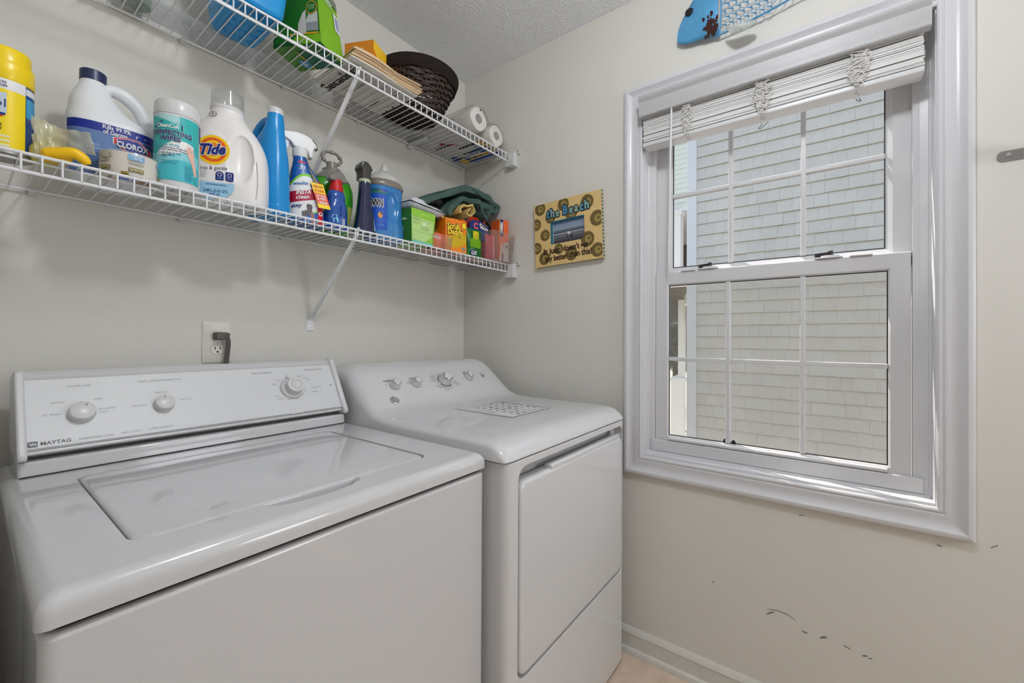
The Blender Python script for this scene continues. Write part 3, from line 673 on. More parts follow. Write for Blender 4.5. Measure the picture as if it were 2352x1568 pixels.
# chart is read from the right-hand side: rows run front to back
mb.text('Laundry Symbols', .016, lambda a, b: cm(SX0+.030-b*0+b, -.56+a*1.0, .9204), paint(120, 120, 120), width=.10)
random.seed(3)
for i in range(5):
    for j in range(8):
        x = SX0+.062+i*.033; y = SY0+.025+j*.0295; t = random.randrange(5); mm = paint(*random.choice(((60,)*3, (90,)*3, (130,)*3, (160,)*3)))
        r = .0062
        if t == 0: mb.tube([cm(x-r, y-r), cm(x+r, y-r), cm(x+r, y+r), cm(x-r, y+r)], .0006, mm, 4, closed=True)
        elif t == 1: mb.tube([cm(*q) for q in ell(x, y, r, r, 14)], .0006, mm, 4, closed=True)
        elif t == 2: mb.tube([cm(x-r, y-r), cm(x+r, y-r), cm(x, y+r)], .0006, mm, 4, closed=True)
        elif t == 3: mb.tube([cm(x-r, y-r), cm(x+r, y+r)], .0007, mm, 4); mb.tube([cm(x-r, y+r), cm(x+r, y-r)], .0007, mm, 4)
        else: mb.flat(ell(x, y, r*.8, r*.8, 12), lambda a, b: cm(a, b), mm)
        for k in range(2): mb.add([cm(x+.009+k*.003, y-.008), cm(x+.0105+k*.003, y-.008), cm(x+.0105+k*.003, y+.008-k*.003), cm(x+.009+k*.003, y+.008-k*.003)], [(0, 1, 2, 3)], paint(165, 165, 165))
mb.build('chart_print', st_, world=True, smooth=False)

# ------------------------------------------------------------------ outlet, plug and cord
ou = thing('wall_outlet', 'off-white duplex wall outlet above the washer console', 'outlet', (-1.028, 0, 1.149))
M_PLATE = mat('outlet_plate', C(226, 223, 214), .35, .5)
mb = MB(); rr = [[(a, 0, b) for a, b in rrect(-.0362, .0362, -.0605, .0605, .003, 3)], [(a, -.003, b) for a, b in rrect(-.0362, .0362, -.0605, .0605, .003, 3)], [(a, -.0058, b) for a, b in rrect(-.0315, .0315, -.0558, .0558, .003, 3)]]
mb.rings(rr, M_PLATE); mb.build('plate', ou)
for zc in (.0205, -.0205):
    mb = MB(); P = [(a, max(-.0138, min(.0138, b))) for a, b in ell(0, 0, .0172, .0172, 40)]
    mb.prism([(a, b+zc) for a, b in P], lambda a, b, t: (a, t, b), -.0058, -.0072, M_PLATE); 
    mb.tube([(a, -.0060, b+zc) for a, b in P], .0006, paint(140, 137, 128), 4, closed=True)
    for xx in (-.0063, .0063): mb.box(xx-.0011, xx+.0011, -.0076, -.0070, zc-.001, zc+.0075, paint(28, 28, 28))
    mb.prism([(a, zc-.0078+max(b, -.0022)) for a, b in ell(0, 0, .0028, .0028, 14)], lambda a, b, t: (a, t, b), -.0070, -.0076, paint(28, 28, 28)); mb.build('receptacle', ou)
mb = MB(); mb.lathe([(.0033, 0), (.0030, .0012), (.0001, .0016)], M_PLATE, 14, (0, -.0058, 0), (0, -1, 0)); mb.box(-.0026, .0026, -.0080, -.0072, -.0004, .0004, paint(110, 108, 100)); mb.build('screw', ou)
pc = thing('power_cord', 'grey power cord plugged into the upper socket, running down behind the washer', 'cord', (-1.028, -.02, 1.17))
M_CORDG = mat('grey_cord', C(92, 88, 82), .5, .4)
mb = MB(); mb.rings([[(-1.028+a, y, 1.1690+b) for a, b in rrect(-.0125*k, .0125*k, -.0125*k, .0105*k, .005*k, 3)] for y, k in ((-.0078, 1.0), (-.020, 1.0), (-.030, .9), (-.033, .75))], M_CORDG)
mb.rings([[(x, -.0245+a*k, 1.172+b*k) for a, b in rrect(-.007, .007, -.008, .007, .003, 3)] for x, k in ((-1.030, 1.0), (-1.016, 1.0), (-1.007, .8), (-1.004, .5))], M_CORDG); mb.build('plug', pc, world=True, sharp=50)
mb = MB(); P = spline([(-1.018, -.027, 1.173), (-1.011, -.028, 1.164), (-1.008, -.027, 1.145), (-1.0085, -.022, 1.115), (-1.010, -.020, 1.08), (-1.010, -.026, 1.0), (-1.010, -.04, .85)], 5)
for dx in (-.0033, 0, .0033): mb.tube([(x+dx, y, z) for x, y, z in P], .0031, M_CORDG, 8)
mb.build('cable', pc, world=True, sharp=80)

# ------------------------------------------------------------------ wire shelves
ZS1, ZS2 = 1.503, 2.006
def wire_shelf(z, label):
    t = thing('wire_shelf', label, 'shelf', (-0.755, -.15, z))
    lz = z-.0045
    def long(name, y, zz, r):
        b = MB(); b.tube([(-1.500, y, zz), (-.012, y, zz)], r, M_WIRE, 8); b.build(name, t, world=True)
    long('back_wire', -.012, lz-.0015, .0028); long('middle_wire', -.258, lz-.002, .0024); long('front_wire', -.2990, lz, .0032); long('lip_wire', -.2990, lz-.0335, .0034)
    b = MB(); P = [(0, -.012, -.0018), (0, -.290, -.0018), (0, -.2995, -.0020), (0, -.3025, -.0045), (0, -.3028, -.036)]
    b.tube(P, .0017, M_WIRE, 6)
    base = b.build('deck_wire', t); 
    x = -.0135-1.8+1.8; n = 0; xw = -.020
    while xw > -1.5:
        o = base if n == 0 else copy_part(base, t)
        o.location = (xw+.755, .15, 0); n += 1; xw -= .02495
    for xc in (-1.384, -1.117, -.851, -.584, -.328, -.032):
        b = MB(); b.rings([[(xc+a, y, lz-.002+c_) for a, c_ in rrect(-.006, .006, -.009, .005, .002, 2)] for y in (0, -.007, -.0105)], M_PLAST); b.lathe([(.0048, -.006), (.0048, .006)], M_PLAST, 12, (xc, -.012, lz-.003), (1, 0, 0)); b.build('wall_clip', t, world=True)
    # cradle bracket on the window wall
    b = MB(); b.box(-.030, -.0005, -.338, -.303, z-.066, z-.006, M_PLAST); b.box(-.012, -.0005, -.3545, -.303, z-.010, z+.005, M_PLAST); b.box(-.033, -.028, -.338, -.296, z-.066, z-.045, M_PLAST)
    e = b.build('end_bracket', t, world=True, bevel=.002, smooth=False)
    b = MB(); b.lathe([(.0035, 0), (.003, .0015), (.0001, .002)], M_STEEL, 12, (-.012, -.349, z-.001), (-1, 0, 0)); b.build('bracket_screw', e, world=True)
    # diagonal brace
    xb = -.756; br_ = bpy.data.objects.new('brace', None); COL.objects.link(br_); br_.parent = t
    p0 = Vector((xb, -.006, z-.279)); p1 = Vector((xb, -.290, z-.020)); d = (p1-p0).normalized(); n_ = Vector((0, -d.z, d.y))
    b = MB(); sec = [(-.0075, .000), (-.0055, .0045), (.0055, .0045), (.0075, .000), (.006, -.001), (.0045, .003), (-.0045, .003), (-.006, -.001)]
    b.rings([[p+Vector((a, 0, 0))-n_*(c_) for a, c_ in sec] for p in (p0+d*.004, p1)], M_WIRE); b.build('strut', br_, world=True, sharp=30)
    b = MB(); P = [(-.0135, -.022), (.0135, -.022), (.0135, .006), (.008, .016), (.004, .022), (-.004, .022), (-.010, .014), (-.0135, .002)]
    b.prism([(xb+a, z-.292+c_) for a, c_ in P], lambda a, c_, q: (a, q, c_), -.0005, -.0025, M_WIRE); b.build('foot', br_, world=True, bevel=.0007, seg=1, smooth=False)
    b = MB(); b.lathe([(.0038, 0), (.0034, .0018), (.0001, .0024)], M_CHROME, 14, (xb, -.0025, z-.299), (0, -1, 0)); b.build('brace_screw', br_, world=True)
    b = MB(); b.tube([p1, p1+Vector((0, -.004, .012)), (xb, -.299, z+.001), (xb, -.3035, z-.004)], .0045, M_WIRE, 8); b.build('hook', br_, world=True)
    return t
sh1 = wire_shelf(ZS1, 'lower white wire shelf crowded with cleaning bottles')
sh1['group'] = 'white wire shelves'
sh2 = wire_shelf(ZS2, 'upper white wire shelf with blue bin and wicker basket')
sh2['group'] = 'white wire shelves'
# strap bracket on the window wall at the right edge
rb = thing('wall_bracket', 'grey steel strap bracket screwed to the wall right of the window', 'bracket', (0, -1.86, 1.61))
mb = MB(); mb.prism(rrect(-1.91, -1.8195, 1.600, 1.625, .010, 5), lambda a, b, t: (t, a, b), -.0005, -.0035, M_STEEL); mb.build('strap', rb, world=True, bevel=.0008, seg=1)
mb = MB(); mb.box(-.055, -.003, -1.8655, -1.8625, 1.598, 1.632, M_PLAST); mb.box(-.055, -.003, -1.95, -1.8655, 1.598, 1.601, M_STEEL); mb.build('arm', rb, world=True, smooth=False, bevel=.001)
mb = MB(); mb.lathe([(.0052, 0), (.0048, .0022), (.0001, .003)], M_CHROME, 16, (-.0035, -1.838, 1.6135), (-1, 0, 0)); mb.build('screw', rb, world=True)
# ------------------------------------------------------------------ things on the lower shelf
random.seed(11)
SHG = 'things on the lower shelf'
W_ = paint(232, 232, 232); NAVY = paint(22, 44, 110); BLK = paint(25, 25, 28)
def item(name, label, cat, x, y, rz=0.0, z=ZS1, group=None): return thing(name, label, cat, (x, y, z), rz, group)

# yellow spray can
t = item('spray_can', 'yellow disinfectant spray can with yellow cap at the far left of the lower shelf', 'spray can', -1.432, -.2155)
M_YEL = mat('yellow_plastic', C(246, 212, 8), .3, .5); M_YLAB = mat('yellow_label', C(246, 216, 14), .3, .5)
mb = MB(); mb.lathe([(.0335, 0), (.0355, .002), (.0355, .006), (.0348, .010), (.0348, .138)], M_STEEL, 48); mb.build('can_body', t)
r = .0348; mb = MB(); cyl_patch(mb, r, -.075, .0250, .012, .138, M_YLAB, n=30); cyl_patch(mb, r, -.075, .0250, .119, .1385, W_, off=.0005, n=30)
cyl_patch(mb, r, .0250, .060, .012, .136, paint(24, 66, 140), off=.0006, n=12); cyl_patch(mb, r, .0255, .060, .122, .134, W_, off=.0009, n=12); cyl_patch(mb, r, .0255, .060, .078, .116, paint(38, 150, 200), off=.0009, n=12); cyl_patch(mb, r, .0255, .060, .076, .0775, paint(150, 70, 70), off=.0010, n=12)
f = cyl_map(r, 0, 0, .0012)
for i in range(20): 
    z = .112-i*.0048
    if abs(z-.077) > .003: mb.grid(lambda a, b: f(a, b), [.0265, .033, .040, .047], [z, z+.0010], paint(150, 196, 226) if i < 8 else paint(120, 150, 205))
mb.flat([], None, W_) if False else None
mb.grid(lambda a, b: f(a, b), [-.030, -.020, -.010, .0005], [.074, .112], paint(196, 214, 226))
mb.grid(lambda a, b: f(a, b), [-.030, -.020, -.010, -.001], [.070, .0745], paint(26, 48, 130)); mb.grid(lambda a, b: f(a, b), [-.030, -.020, -.010, -.004], [.067, .070], paint(200, 30, 30))
f2 = cyl_map(r, 0, 0, .0015)
mb.text('ol', .022, lambda a, b: f2(a-.0005, b+.093), paint(70, 72, 120), ax=1.0); mb.text('Disinfectant', .0105, lambda a, b: f2(a-.0045, b+.053), paint(40, 40, 30), ax=1.0, bold=.02); mb.text('Spray', .0105, lambda a, b: f2(a-.0045, b+.045), paint(40, 40, 30), ax=1.0, bold=.02)
mb.text('DISINFECTS', .0055, lambda a, b: f2(a+.000, b+.131), NAVY, ax=1.0, bold=.02); mb.text('SURFACES', .0055, lambda a, b: f2(a+.001, b+.125), NAVY, ax=1.0, bold=.02)
for i in range(3): mb.grid(lambda a, b: f2(a, b), [-.022, -.012, -.002+.003*(2-i), .004], [.030-i*.0085, .034-i*.0085], paint(240, 236, 190))
mb.build('label', t, sharp=30)
mb = MB(); mb.lathe([(.0352, .1385), (.0362, .140), (.0362, .172), (.0352, .1745), (.0325, .1755), (.0318, .198), (.030, .2015), (.0001, .202)], M_YEL, 48); mb.build('cap', t, sharp=35)

# torn bag with a yellow glove
t = item('rubber_glove', 'yellow rubber glove half out of its torn clear bag between spray can and bleach', 'glove', -1.362, -.235)
M_BAG = clear_mat('clear_bag', (.95, .94, .86, 1), .18, .25, .55, C(246, 240, 205)); M_GLOVE = mat('yellow_rubber', C(247, 196, 20), .45, .4); M_GLOVE2 = mat('pale_yellow_rubber', C(226, 214, 120), .5, .4)
mb = MB()
for P, rad in (([(-.022, -.035, .012), (.0, -.047, .018), (.012, -.052, .020), (.024, -.054, .012), (.0285, -.054, .004)], [.011, .011, .0105, .0095, .006]), ([(-.026, -.025, .010), (-.006, -.032, .012), (.010, -.036, .010)], [.012, .012, .009])):
    mb.tube(spline([p+(q,) for p, q in zip(P, rad)], 4) and [p[:3] for p in spline([p+(q,) for p, q in zip(P, rad)], 4)], [p[3] for p in spline([p+(q,) for p, q in zip(P, rad)], 4)], M_GLOVE, 14)
mb.build('finger', t, sharp=80)
mb = MB(); mb.rings([[(-.018+a*k, .004+b*k*.8, z) for a, b in ell(0, 0, .026, .030, 20)] for z, k in ((.001, .75), (.012, 1), (.028, .95), (.040, .7), (.046, .3))], M_GLOVE2); mb.build('cuff', t, sharp=80)
def crumple(cx, cy, cz, a, b, nx=9, ny=7, amp=.006):
    vs = {}
    q = MB(); a = Vector(a); b = Vector(b); n = a.cross(b).normalized(); o = Vector((cx, cy, cz))
    P = [[o+a*(i/(nx-1)-.5)+b*(j/(ny-1)-.5)+n*random.uniform(-amp, amp)+a*random.uniform(-.02, .02) for i in range(nx)] for j in range(ny)]
    q.add([p for r_ in P for p in r_], [(j*nx+i, j*nx+i+1, (j+1)*nx+i+1, (j+1)*nx+i) for j in range(ny-1) for i in range(nx-1)], M_BAG); return q
crumple(-.020, -.022, .044, (.034, .006, -.004), (-.010, .006, .072)).build('bag_flap', t, sharp=75)
crumple(.014, -.030, .050, (.050, -.004, .012), (.012, .022, -.036)).build('bag_flap', t, sharp=75)
crumple(-.026, -.030, .024, (.026, -.012, 0), (0, .006, .046)).build('bag_flap', t, sharp=75)
crumple(-.014, .014, .056, (.030, .006, .004), (.004, .006, .058)).build('bag_flap', t, sharp=75)

# bleach jug
t = item('bleach_jug', 'white bleach jug with blue label, looped handle and dark blue cap', 'jug', -1.278, -.150, radians(-4))
M_HDPE = mat('milky_plastic', C(232, 235, 238), .38, .45, bump=(240, .04, .001)); M_BCAP = mat('dark_blue_cap', C(34, 48, 84), .35)
L = Loft([(0, 0, 0, .066, .050, 3), (.006, 0, 0, .0705, .0545, 3), (.02, 0, 0, .072, .056, 3.2), (.126, 0, 0, .072, .056, 3.2), (.138, -.001, 0, .071, .055, 3), (.148, -.007, 0, .064, .052, 2.7), (.162, -.018, 0, .050, .046, 2.5), (.183, -.026, 0, .040, .038, 2.3), (.205, -.029, 0, .030, .030, 2.1), (.220, -.030, 0, .0225, .0225, 2), (.232, -.030, 0, .020, .020, 2)], 3)
mb = MB(); L.add(mb, M_HDPE); mb.build('body', t, sharp=60)
mb = MB(); P = spline([(-.020, 0, .206), (-.004, 0, .2235), (.018, 0, .221), (.042, 0, .202), (.058, 0, .170), (.060, 0, .150), (.058, 0, .130)], 6); mb.tube(P, [.011+.0035*min(1, i/10) for i in range(len(P))], M_HDPE, 16); mb.build('handle', t, sharp=80)
mb = MB(); mb.lathe([(.0195, .229), (.0215, .2295), (.0215, .2505), (.020, .2525), (.0001, .2525)], M_BCAP, 36, (-.030, 0, 0)); mb.build('cap', t, sharp=35)
BL = paint(92, 122, 172); DB = paint(10, 38, 140); RED = paint(204, 22, 30)
mb = MB(); L.patch(mb, -.069, .0715, .012, .1255, BL, .0004, 30, 3); L.patch(mb, -.069, .0715, .1070, .1258, DB, .0008, 30, 2); L.patch(mb, .045, .0715, .012, .1045, paint(26, 66, 140), .0006, 10, 3)
L.patch(mb, -.069, .0715, .1060, .1069, paint(150, 175, 215), .001, 30, 1)
f = L.fm(0, 0, .0014)
mb.text('Kills 99.9%', .0125, lambda a, b: f(a+.0035, b+.120), W_, bold=.022, width=.044); mb.text('of Germs', .0125, lambda a, b: f(a+.001, b+.1095), W_, bold=.022, width=.038)
def hexa(sx, sz): return [(-.026*sx, .0135*sz), (.008*sx, .0165*sz), (.027*sx, -.002*sz), (.026*sx, -.0125*sz), (-.004*sx, -.0165*sz), (-.026*sx, .003*sz)]
hexp = [(-.031, .011), (-.012, .0165), (.010, .0165), (.031, .0015), (.031, -.009), (.012, -.0165), (-.008, -.0165), (-.031, -.001)]
for k, m_, o in ((1.06, W_, .0014), (1.0, RED, .0019), (.86, W_, .0023), (.82, DB, .0026)):
    ff = L.fm(.0285, .0895, o); n = len(hexp)
    P = [(a*k*.96, b*k) for a, b in hexp]; Q = []
    for (a, b), (c, d) in zip(P, P[1:]+P[:1]): Q += [(a+(c-a)*i/6, b+(d-b)*i/6) for i in range(6)]
    vs = [ff(0, 0)]+[ff(a*.33, b*.33) for a, b in Q]+[ff(a*.66, b*.66) for a, b in Q]+[ff(a, b) for a, b in Q]; N = len(Q)
    fs = [(0, 1+i, 1+(i+1) % N) for i in range(N)]+[(1+s*N+i, 1+(s+1)*N+i, 1+(s+1)*N+(i+1) % N, 1+s*N+(i+1) % N) for s in (0, 1) for i in range(N)]
    mb.add(vs, fs, m_)
ff = L.fm(.0285, .089, .0032); mb.text('CLOROX', .0185, ff, paint(70, 76, 110), bold=.05, width=.0535); ff = L.fm(.0283, .0893, .0037); mb.text('CLOROX', .0175, ff, W_, bold=.03, width=.051)
for i in range(7): mb.grid(L.fm(-.030, .058-i*.0052, .001), [-.014, -.005, .005, .014], [0, .0016], paint(40, 66, 130))
mb.text('30%', .008, L.fm(-.028, .076, .001), paint(170, 200, 225), width=.012); mb.grid(L.fm(-.034, .068, .001), [-.012, 0, .016], [0, .0014], paint(170, 200, 225))
mb.tube([f(.043+a, .115+b) for a, b in ((-.012, -.007), (-.001, -.007), (-.001, .006), (-.012, .006))], .0003, paint(90, 120, 200), 4, closed=True); mb.text('r', .015, L.fm(.0365, .1155, .0014), W_); mb.text('^', .012, L.fm(.0495, .1135, .0014), paint(170, 190, 230)); mb.text('A', .010, L.fm(.0605, .113, .0014), paint(60, 90, 180))
mb.build('label', t, sharp=30)

# packing tape
t = item('packing_tape', 'roll of clear packing tape in its wrap lying before the bleach jug', 'tape', -1.262, -.238, radians(10))
M_TAPE = mat('tape_roll', C(236, 230, 219), .35, .5, trans=.0); M_WRAP = clear_mat('tape_wrap', (.95, .95, .95, 1), .12, .3, .16, C(230, 226, 220))
mb = MB(); mb.lathe([(.036, .004), (.0475, .004), (.0475, .052), (.036, .052), (.036, .004)], M_TAPE, 48, caps=False); mb.build('tape', t, sharp=35)
mb = MB(); mb.lathe([(.0345, .004), (.0358, .004), (.0358, .052), (.0345, .052), (.0345, .004)], paint(196, 176, 150), 48, caps=False); mb.build('core', t, sharp=35)
mb = MB(); mb.lathe([(.0496, .002), (.0500, .008), (.0500, .048), (.0485, .0545), (.037, .0550)], M_WRAP, 48, caps=False); mb.build('wrap', t, sharp=60)
mb = MB(); r = .0501
def up(body, s, z, sz, m, **k):
    ff = cyl_map(r, 0, 0, .0006); mb.text(body, sz, lambda a, b: ff(s-a, z-b), m, **k)
for s0, bl_ in ((-.008, 1), (-.062, 0), (.046, 1)):
    ff = cyl_map(r, 0, 0, .0003)
    mb.grid(ff, [s0-.013+.0065*i for i in range(5)], [.036, .048], paint(120, 170, 205) if bl_ else paint(170, 164, 140)); mb.grid(ff, [s0-.012+.006*i for i in range(5)], [.0115, .020], paint(108, 102, 84))
    up('Heavy', s0, .0448, .0062, paint(226, 236, 240), bold=.01); up('Duty', s0+.002, .0395, .0062, paint(226, 236, 240), bold=.01); up('SHIPPING', s0, .0285, .0062, paint(110, 106, 100), bold=.015, width=.024); up('Packaging tape', s0, .0335, .003, paint(130, 126, 120)); up('Scotch', s0, .0155, .0078, paint(226, 206, 120), bold=.02, width=.021)
ff = cyl_map(.0501, 0, 0, .0003); mb.grid(ff, [-.032, -.026, -.020], [.003, .0095], paint(30, 28, 26)); up('Scotch', -.026, .006, .006, paint(230, 190, 40), bold=.02, width=.011)
mb.build('label', t, sharp=30)

# disinfecting wipes canister
t = item('wipes_canister', 'white canister of disinfecting wipes with teal label and white lid', 'canister', -1.184, -.246)
mb = MB(); mb.lathe([(.039, 0), (.0408, .002), (.0412, .006), (.0412, .166), (.040, .168)], M_PLAST, 56); mb.build('body', t, sharp=35)
mb = MB(); mb.lathe([(.0418, .1675), (.0424, .169), (.0405, .196), (.0385, .2005), (.034, .203), (.0001, .2035)], M_PLAST, 56); mb.build('lid', t, sharp=35)
r = .0412; TEAL = paint(52, 178, 178); LT = paint(170, 214, 216); a0 = radians(-15); mb = MB()
cyl_patch(mb, r, -.075, .050, .016, .163, TEAL, a0, .0003, 40); f = lambda o: cyl_map(r, a0, 0, o)
SN = lambda a: .098+.010*sin(a*40)
mb.grid(lambda a, v: f(.0006)(a, .070+(.108-.012*((a-.012)/.03)**2-.070)*v), [-.072+.0055*i for i in range(20)], [0, .5, 1], paint(236, 236, 234))
mb.grid(lambda a, v: f(.0008)(a, .016+(.078+.006*sin(a*60)-.016)*v), [-.075+.006*i for i in range(21)], [0, .5, 1], paint(130, 204, 212)); mb.grid(lambda a, v: f(.0010)(a, .016+(.056+.008*sin(a*50+1)-.016)*v), [-.075+.006*i for i in range(21)], [0, .5, 1], paint(66, 182, 194))
mb.grid(lambda a, v: f(.0005)(a, .150-(a+.02)*.35+(.163-(.150-(a+.02)*.35))*v), [-.060+.005*i for i in range(14)], [0, 1], LT)
P = [(-.044, .131), (-.044, .137), (-.028, .1475), (.000, .1475), (.010, .143), (.010, .130)]
for k, m_, o in ((1.05, paint(180, 220, 224), .0010), (1.0, paint(16, 74, 110), .0013)):
    mb.add([f(o)(-.017+(a+.017)*k, .138+(b-.138)*k) for a, b in P], [(0, 1, 2, 5), (2, 3, 4, 5)], m_)
mb.text('CleanCut', .0125, lambda a, b: f(.0018)(a-.017, b+.1375), W_, bold=.03, width=.042)
for o, bo, m_, s in ((.0018, .06, W_, 1.0), (.0024, .028, paint(26, 56, 112), 1.0)):
    mb.text('DISINFECTING', .0145, lambda a, b: f(o)(a-.011, b+.1225), m_, bold=bo, width=.078 if bo > .05 else .076); mb.text('WIPES', .0145, lambda a, b: f(o)(a-.011, b+.109), m_, bold=bo, width=.038 if bo > .05 else .0365)
for i, (s, m_) in enumerate((('Kills 99.9%', paint(110, 180, 200)), ('of Bacteria in 15 Seconds', paint(50, 70, 110)), ('Kills Cold & Flu Viruses', paint(50, 70, 110)), ('Kills Staph, E. Coli,', paint(50, 70, 110)), ('Salmonella &', paint(50, 70, 110)), ('Strep', paint(50, 70, 110)))):
    mb.text(s, .0075 if i == 0 else .0046, lambda a, b: f(.0014)(a-.027, b+(.0945, .0885, .0835, .0765, .072, .068)[i]), m_, ax=0.0, bold=.02)
for z in (.092, .0835, .076): mb.tube([f(.0014)(-.0315+a, z+b) for a, b in ell(0, 0, .0024, .0028, 10)], .0003, paint(130, 140, 170), 4, closed=True)
# hand wiping
SK = paint(232, 186, 170); hf = f(.0016)
def hl(P, wd):
    vs = []
    for i, (a, b) in enumerate(P):
        j = min(i+1, len(P)-1); k = max(i-1, 0); d = Vector((P[j][0]-P[k][0], P[j][1]-P[k][1])).normalized(); w2 = wd[i]
        vs += [hf(a-d.y*w2, b+d.x*w2), hf(a+d.y*w2, b-d.x*w2)]
    mb.add(vs, [(2*i, 2*i+1, 2*i+3, 2*i+2) for i in range(len(P)-1)], SK)
hl([(.037, .036), (.033, .056), (.029, .070), (.0265, .078), (.0245, .086)], [.0035, .0042, .0045, .0068, .0066])
for P in ([(.0195, .084), (.0165, .0935)], [(.0222, .087), (.0205, .100)], [(.0252, .0875), (.0252, .1015)], [(.0282, .0865), (.0298, .0975)], [(.0300, .080), (.0345, .0885)]): hl(P, [.0017, .0010])
for i in range(9): mb.grid(f(.0014), [.014, .024, .034+(i % 3)*.003], [.052-i*.004, .0533-i*.004], paint(18, 110, 130) if i < 4 else paint(14, 84, 130))
mb.text('FRESH SCENT', .0052, lambda a, b: f(.0014)(a-.012, b+.059), paint(70, 160, 180), ax=.5); mb.text('BLEACH FREE', .0046, lambda a, b: f(.0014)(a-.013, b+.054), paint(30, 120, 150), ax=.5)
cyl_patch(mb, r, .0500, .066, .016, .163, paint(238, 238, 238), a0, .0004, 8); cyl_patch(mb, r, .0505, .062, .122, .161, paint(30, 66, 120), a0, .0008, 6)
for i in range(22): mb.grid(f(.0009), [.0515, .060], [.118-i*.0045, .1195-i*.0045], paint(150, 150, 160))
mb.build('label', t, sharp=30)

# laundry detergent bottle
t = item('detergent_bottle', 'white laundry detergent bottle with clear measuring cap and orange ringed logo', 'bottle', -1.070, -.200, radians(-33))
M_WHT = mat('white_bottle', C(236, 233, 231), .3, .5); M_CLEARCAP = clear_mat('clear_cap', (.95, .95, .95, 1), .06, .3, .06, C(230, 230, 230))
L = Loft([(0, 0, 0, .084, .048, 2.8), (.006, 0, 0, .090, .053, 2.8), (.03, 0, 0, .0925, .055, 2.8), (.10, 0, 0, .0925, .055, 2.7), (.140, 0, 0, .089, .0535, 2.6), (.170, 0, 0, .080, .051, 2.5), (.197, 0, 0, .065, .048, 2.3), (.220, 0, 0, .048, .043, 2.1), (.234, 0, 0, .039, .0385, 2), (.246, 0, 0, .0365, .0365, 2), (.251, 0, 0, .036, .036, 2)], 4, 72)
def dent(x, y, z):
    if y < 0:
        u = ((x-.043)/.026)**2+((z-.118)/.062)**2
        if u < 1: y += .020*(1-u)**.6
        v = ((x+.022)/.047)**2+((z-.095)/.088)**2
        if v < 1: y -= .0022*min(1, (1-v)*7)
    return (x, y, z)
mb = MB(); Ld = Loft(spline(L.s, 2), 1, 120); Ld.add(mb, M_WHT, dent); mb.build('body', t, sharp=70)
mb = MB(); mb.lathe([(.0362, .246), (.0372, .248), (.0372, .256), (.0355, .2575), (.0355, .2460)], M_PLAST, 48, caps=False); mb.build('collar', t, sharp=35)
mb = MB(); mb.lathe([(.0360, .2555), (.0362, .262), (.0355, .296), (.0345, .2985), (.0001, .299)], M_CLEARCAP, 48, caps=False); mb.lathe([(.0345, .262), (.0338, .2955)], M_CLEARCAP, 48, caps=False); mb.build('cap', t, sharp=35)
f = lambda o: L.fm(0, 0, .0024+o); mb = MB()
def disc(cx, cz, rx, rz, m_, o, n=40, rot=0):
    ff = f(o); vs = [ff(cx, cz)]
    for k in (.5, 1):
        vs += [ff(cx+rx*k*cos(2*pi*i/n), cz+rz*k*sin(2*pi*i/n)) for i in range(n)]
    mb.add(vs, [(0, 1+i, 1+(i+1) % n) for i in range(n)]+[(1+i, 1+n+i, 1+n+(i+1) % n, 1+(i+1) % n) for i in range(n)], m_)
TX = -.014
disc(TX, .129, .0345, .0375, paint(248, 206, 20), .0004); disc(TX, .129, .0285, .031, paint(232, 92, 24), .0008); disc(TX, .129, .0215, .0235, paint(248, 206, 20), .0012); disc(TX, .129, .0165, .0175, paint(238, 130, 26), .0015)
for o, bo, m_ in ((.002, .09, W_), (.0025, .045, paint(26, 40, 120))): mb.text('Tide', .037, lambda a, b: f(o)(TX+a*1.0+b*.05, .130+b+a*.12), m_, bold=bo, shear=.22, width=.057 if bo > .06 else .0535)
mb.text('free & gentle', .0135, lambda a, b: f(.0006)(TX+.0005+a, .0835+b+a*.08), paint(90, 90, 95), width=.058)
for x, sh in ((.000, 0), (.0205, 1)):
    P = rrect(x-.0085, x+.0085, .054, .0765, .003, 3) if sh else [(x-.0085, .054), (x+.0085, .054), (x+.0085, .066)]+[(x+.0085*cos(a), .068+.0085*sin(a)) for a in [pi*i/8 for i in range(9)]]+[(x-.0085, .066)]
    mb.flat(P, f(.0006), paint(26, 44, 120)); mb.tube([f(.001)(a, b) for a, b in ell(x, .068, .004, .0045, 10)], .0007, W_, 4, closed=True); mb.grid(f(.001), [x-.005, x+.005], [.0585, .060], paint(150, 170, 220))
for i in range(4): mb.grid(f(.0006), [-.062, -.045, -.028], [.073-i*.0045, .0738-i*.0045], paint(150, 150, 155))
Q = [(TX+.044*cos(a), .040+.034*sin(a)) for a in [pi+pi*i/18 for i in range(19)]]
mb.add([f(.0004)(a, .048) for a, b in Q]+[f(.0004)(a, (b+.048)/2) for a, b in Q]+[f(.0004)(a, b) for a, b in Q], [(s*19+i, s*19+i+1, (s+1)*19+i+1, (s+1)*19+i) for s in (0, 1) for i in range(18)], paint(160, 206, 232))
mb.text('2.48 L (2.62 QT)', .0095, lambda a, b: f(.001)(TX+.006+a, .027+b), paint(60, 90, 150), bold=.02, width=.050, sx=.6); mb.text('84 FL OZ', .0085, lambda a, b: f(.001)(TX+.004+a, .0175+b), paint(60, 90, 150), bold=.02, width=.022); mb.text('CONCENTRATED DETERGENT', .0048, lambda a, b: f(.001)(TX+.008+a, .042+b), paint(60, 100, 170), bold=.02, width=.044)
mb.tube([f(.0004)(a, b) for a, b in ell(-.020, .2255, .0085, .0075, 18)], .0006, paint(50, 50, 50), 4, closed=True); mb.text('s', .011, lambda a, b: f(.0004)(-.020+a, .2275+b), paint(50, 50, 50), bold=.03)
L2 = L; mb.tube([L.front(.074+.003*sin(pi*i/9), .020+.098*i/9, .0006) for i in range(10)], .0009, paint(180, 172, 168), 5); mb.build('label', t, sharp=30)

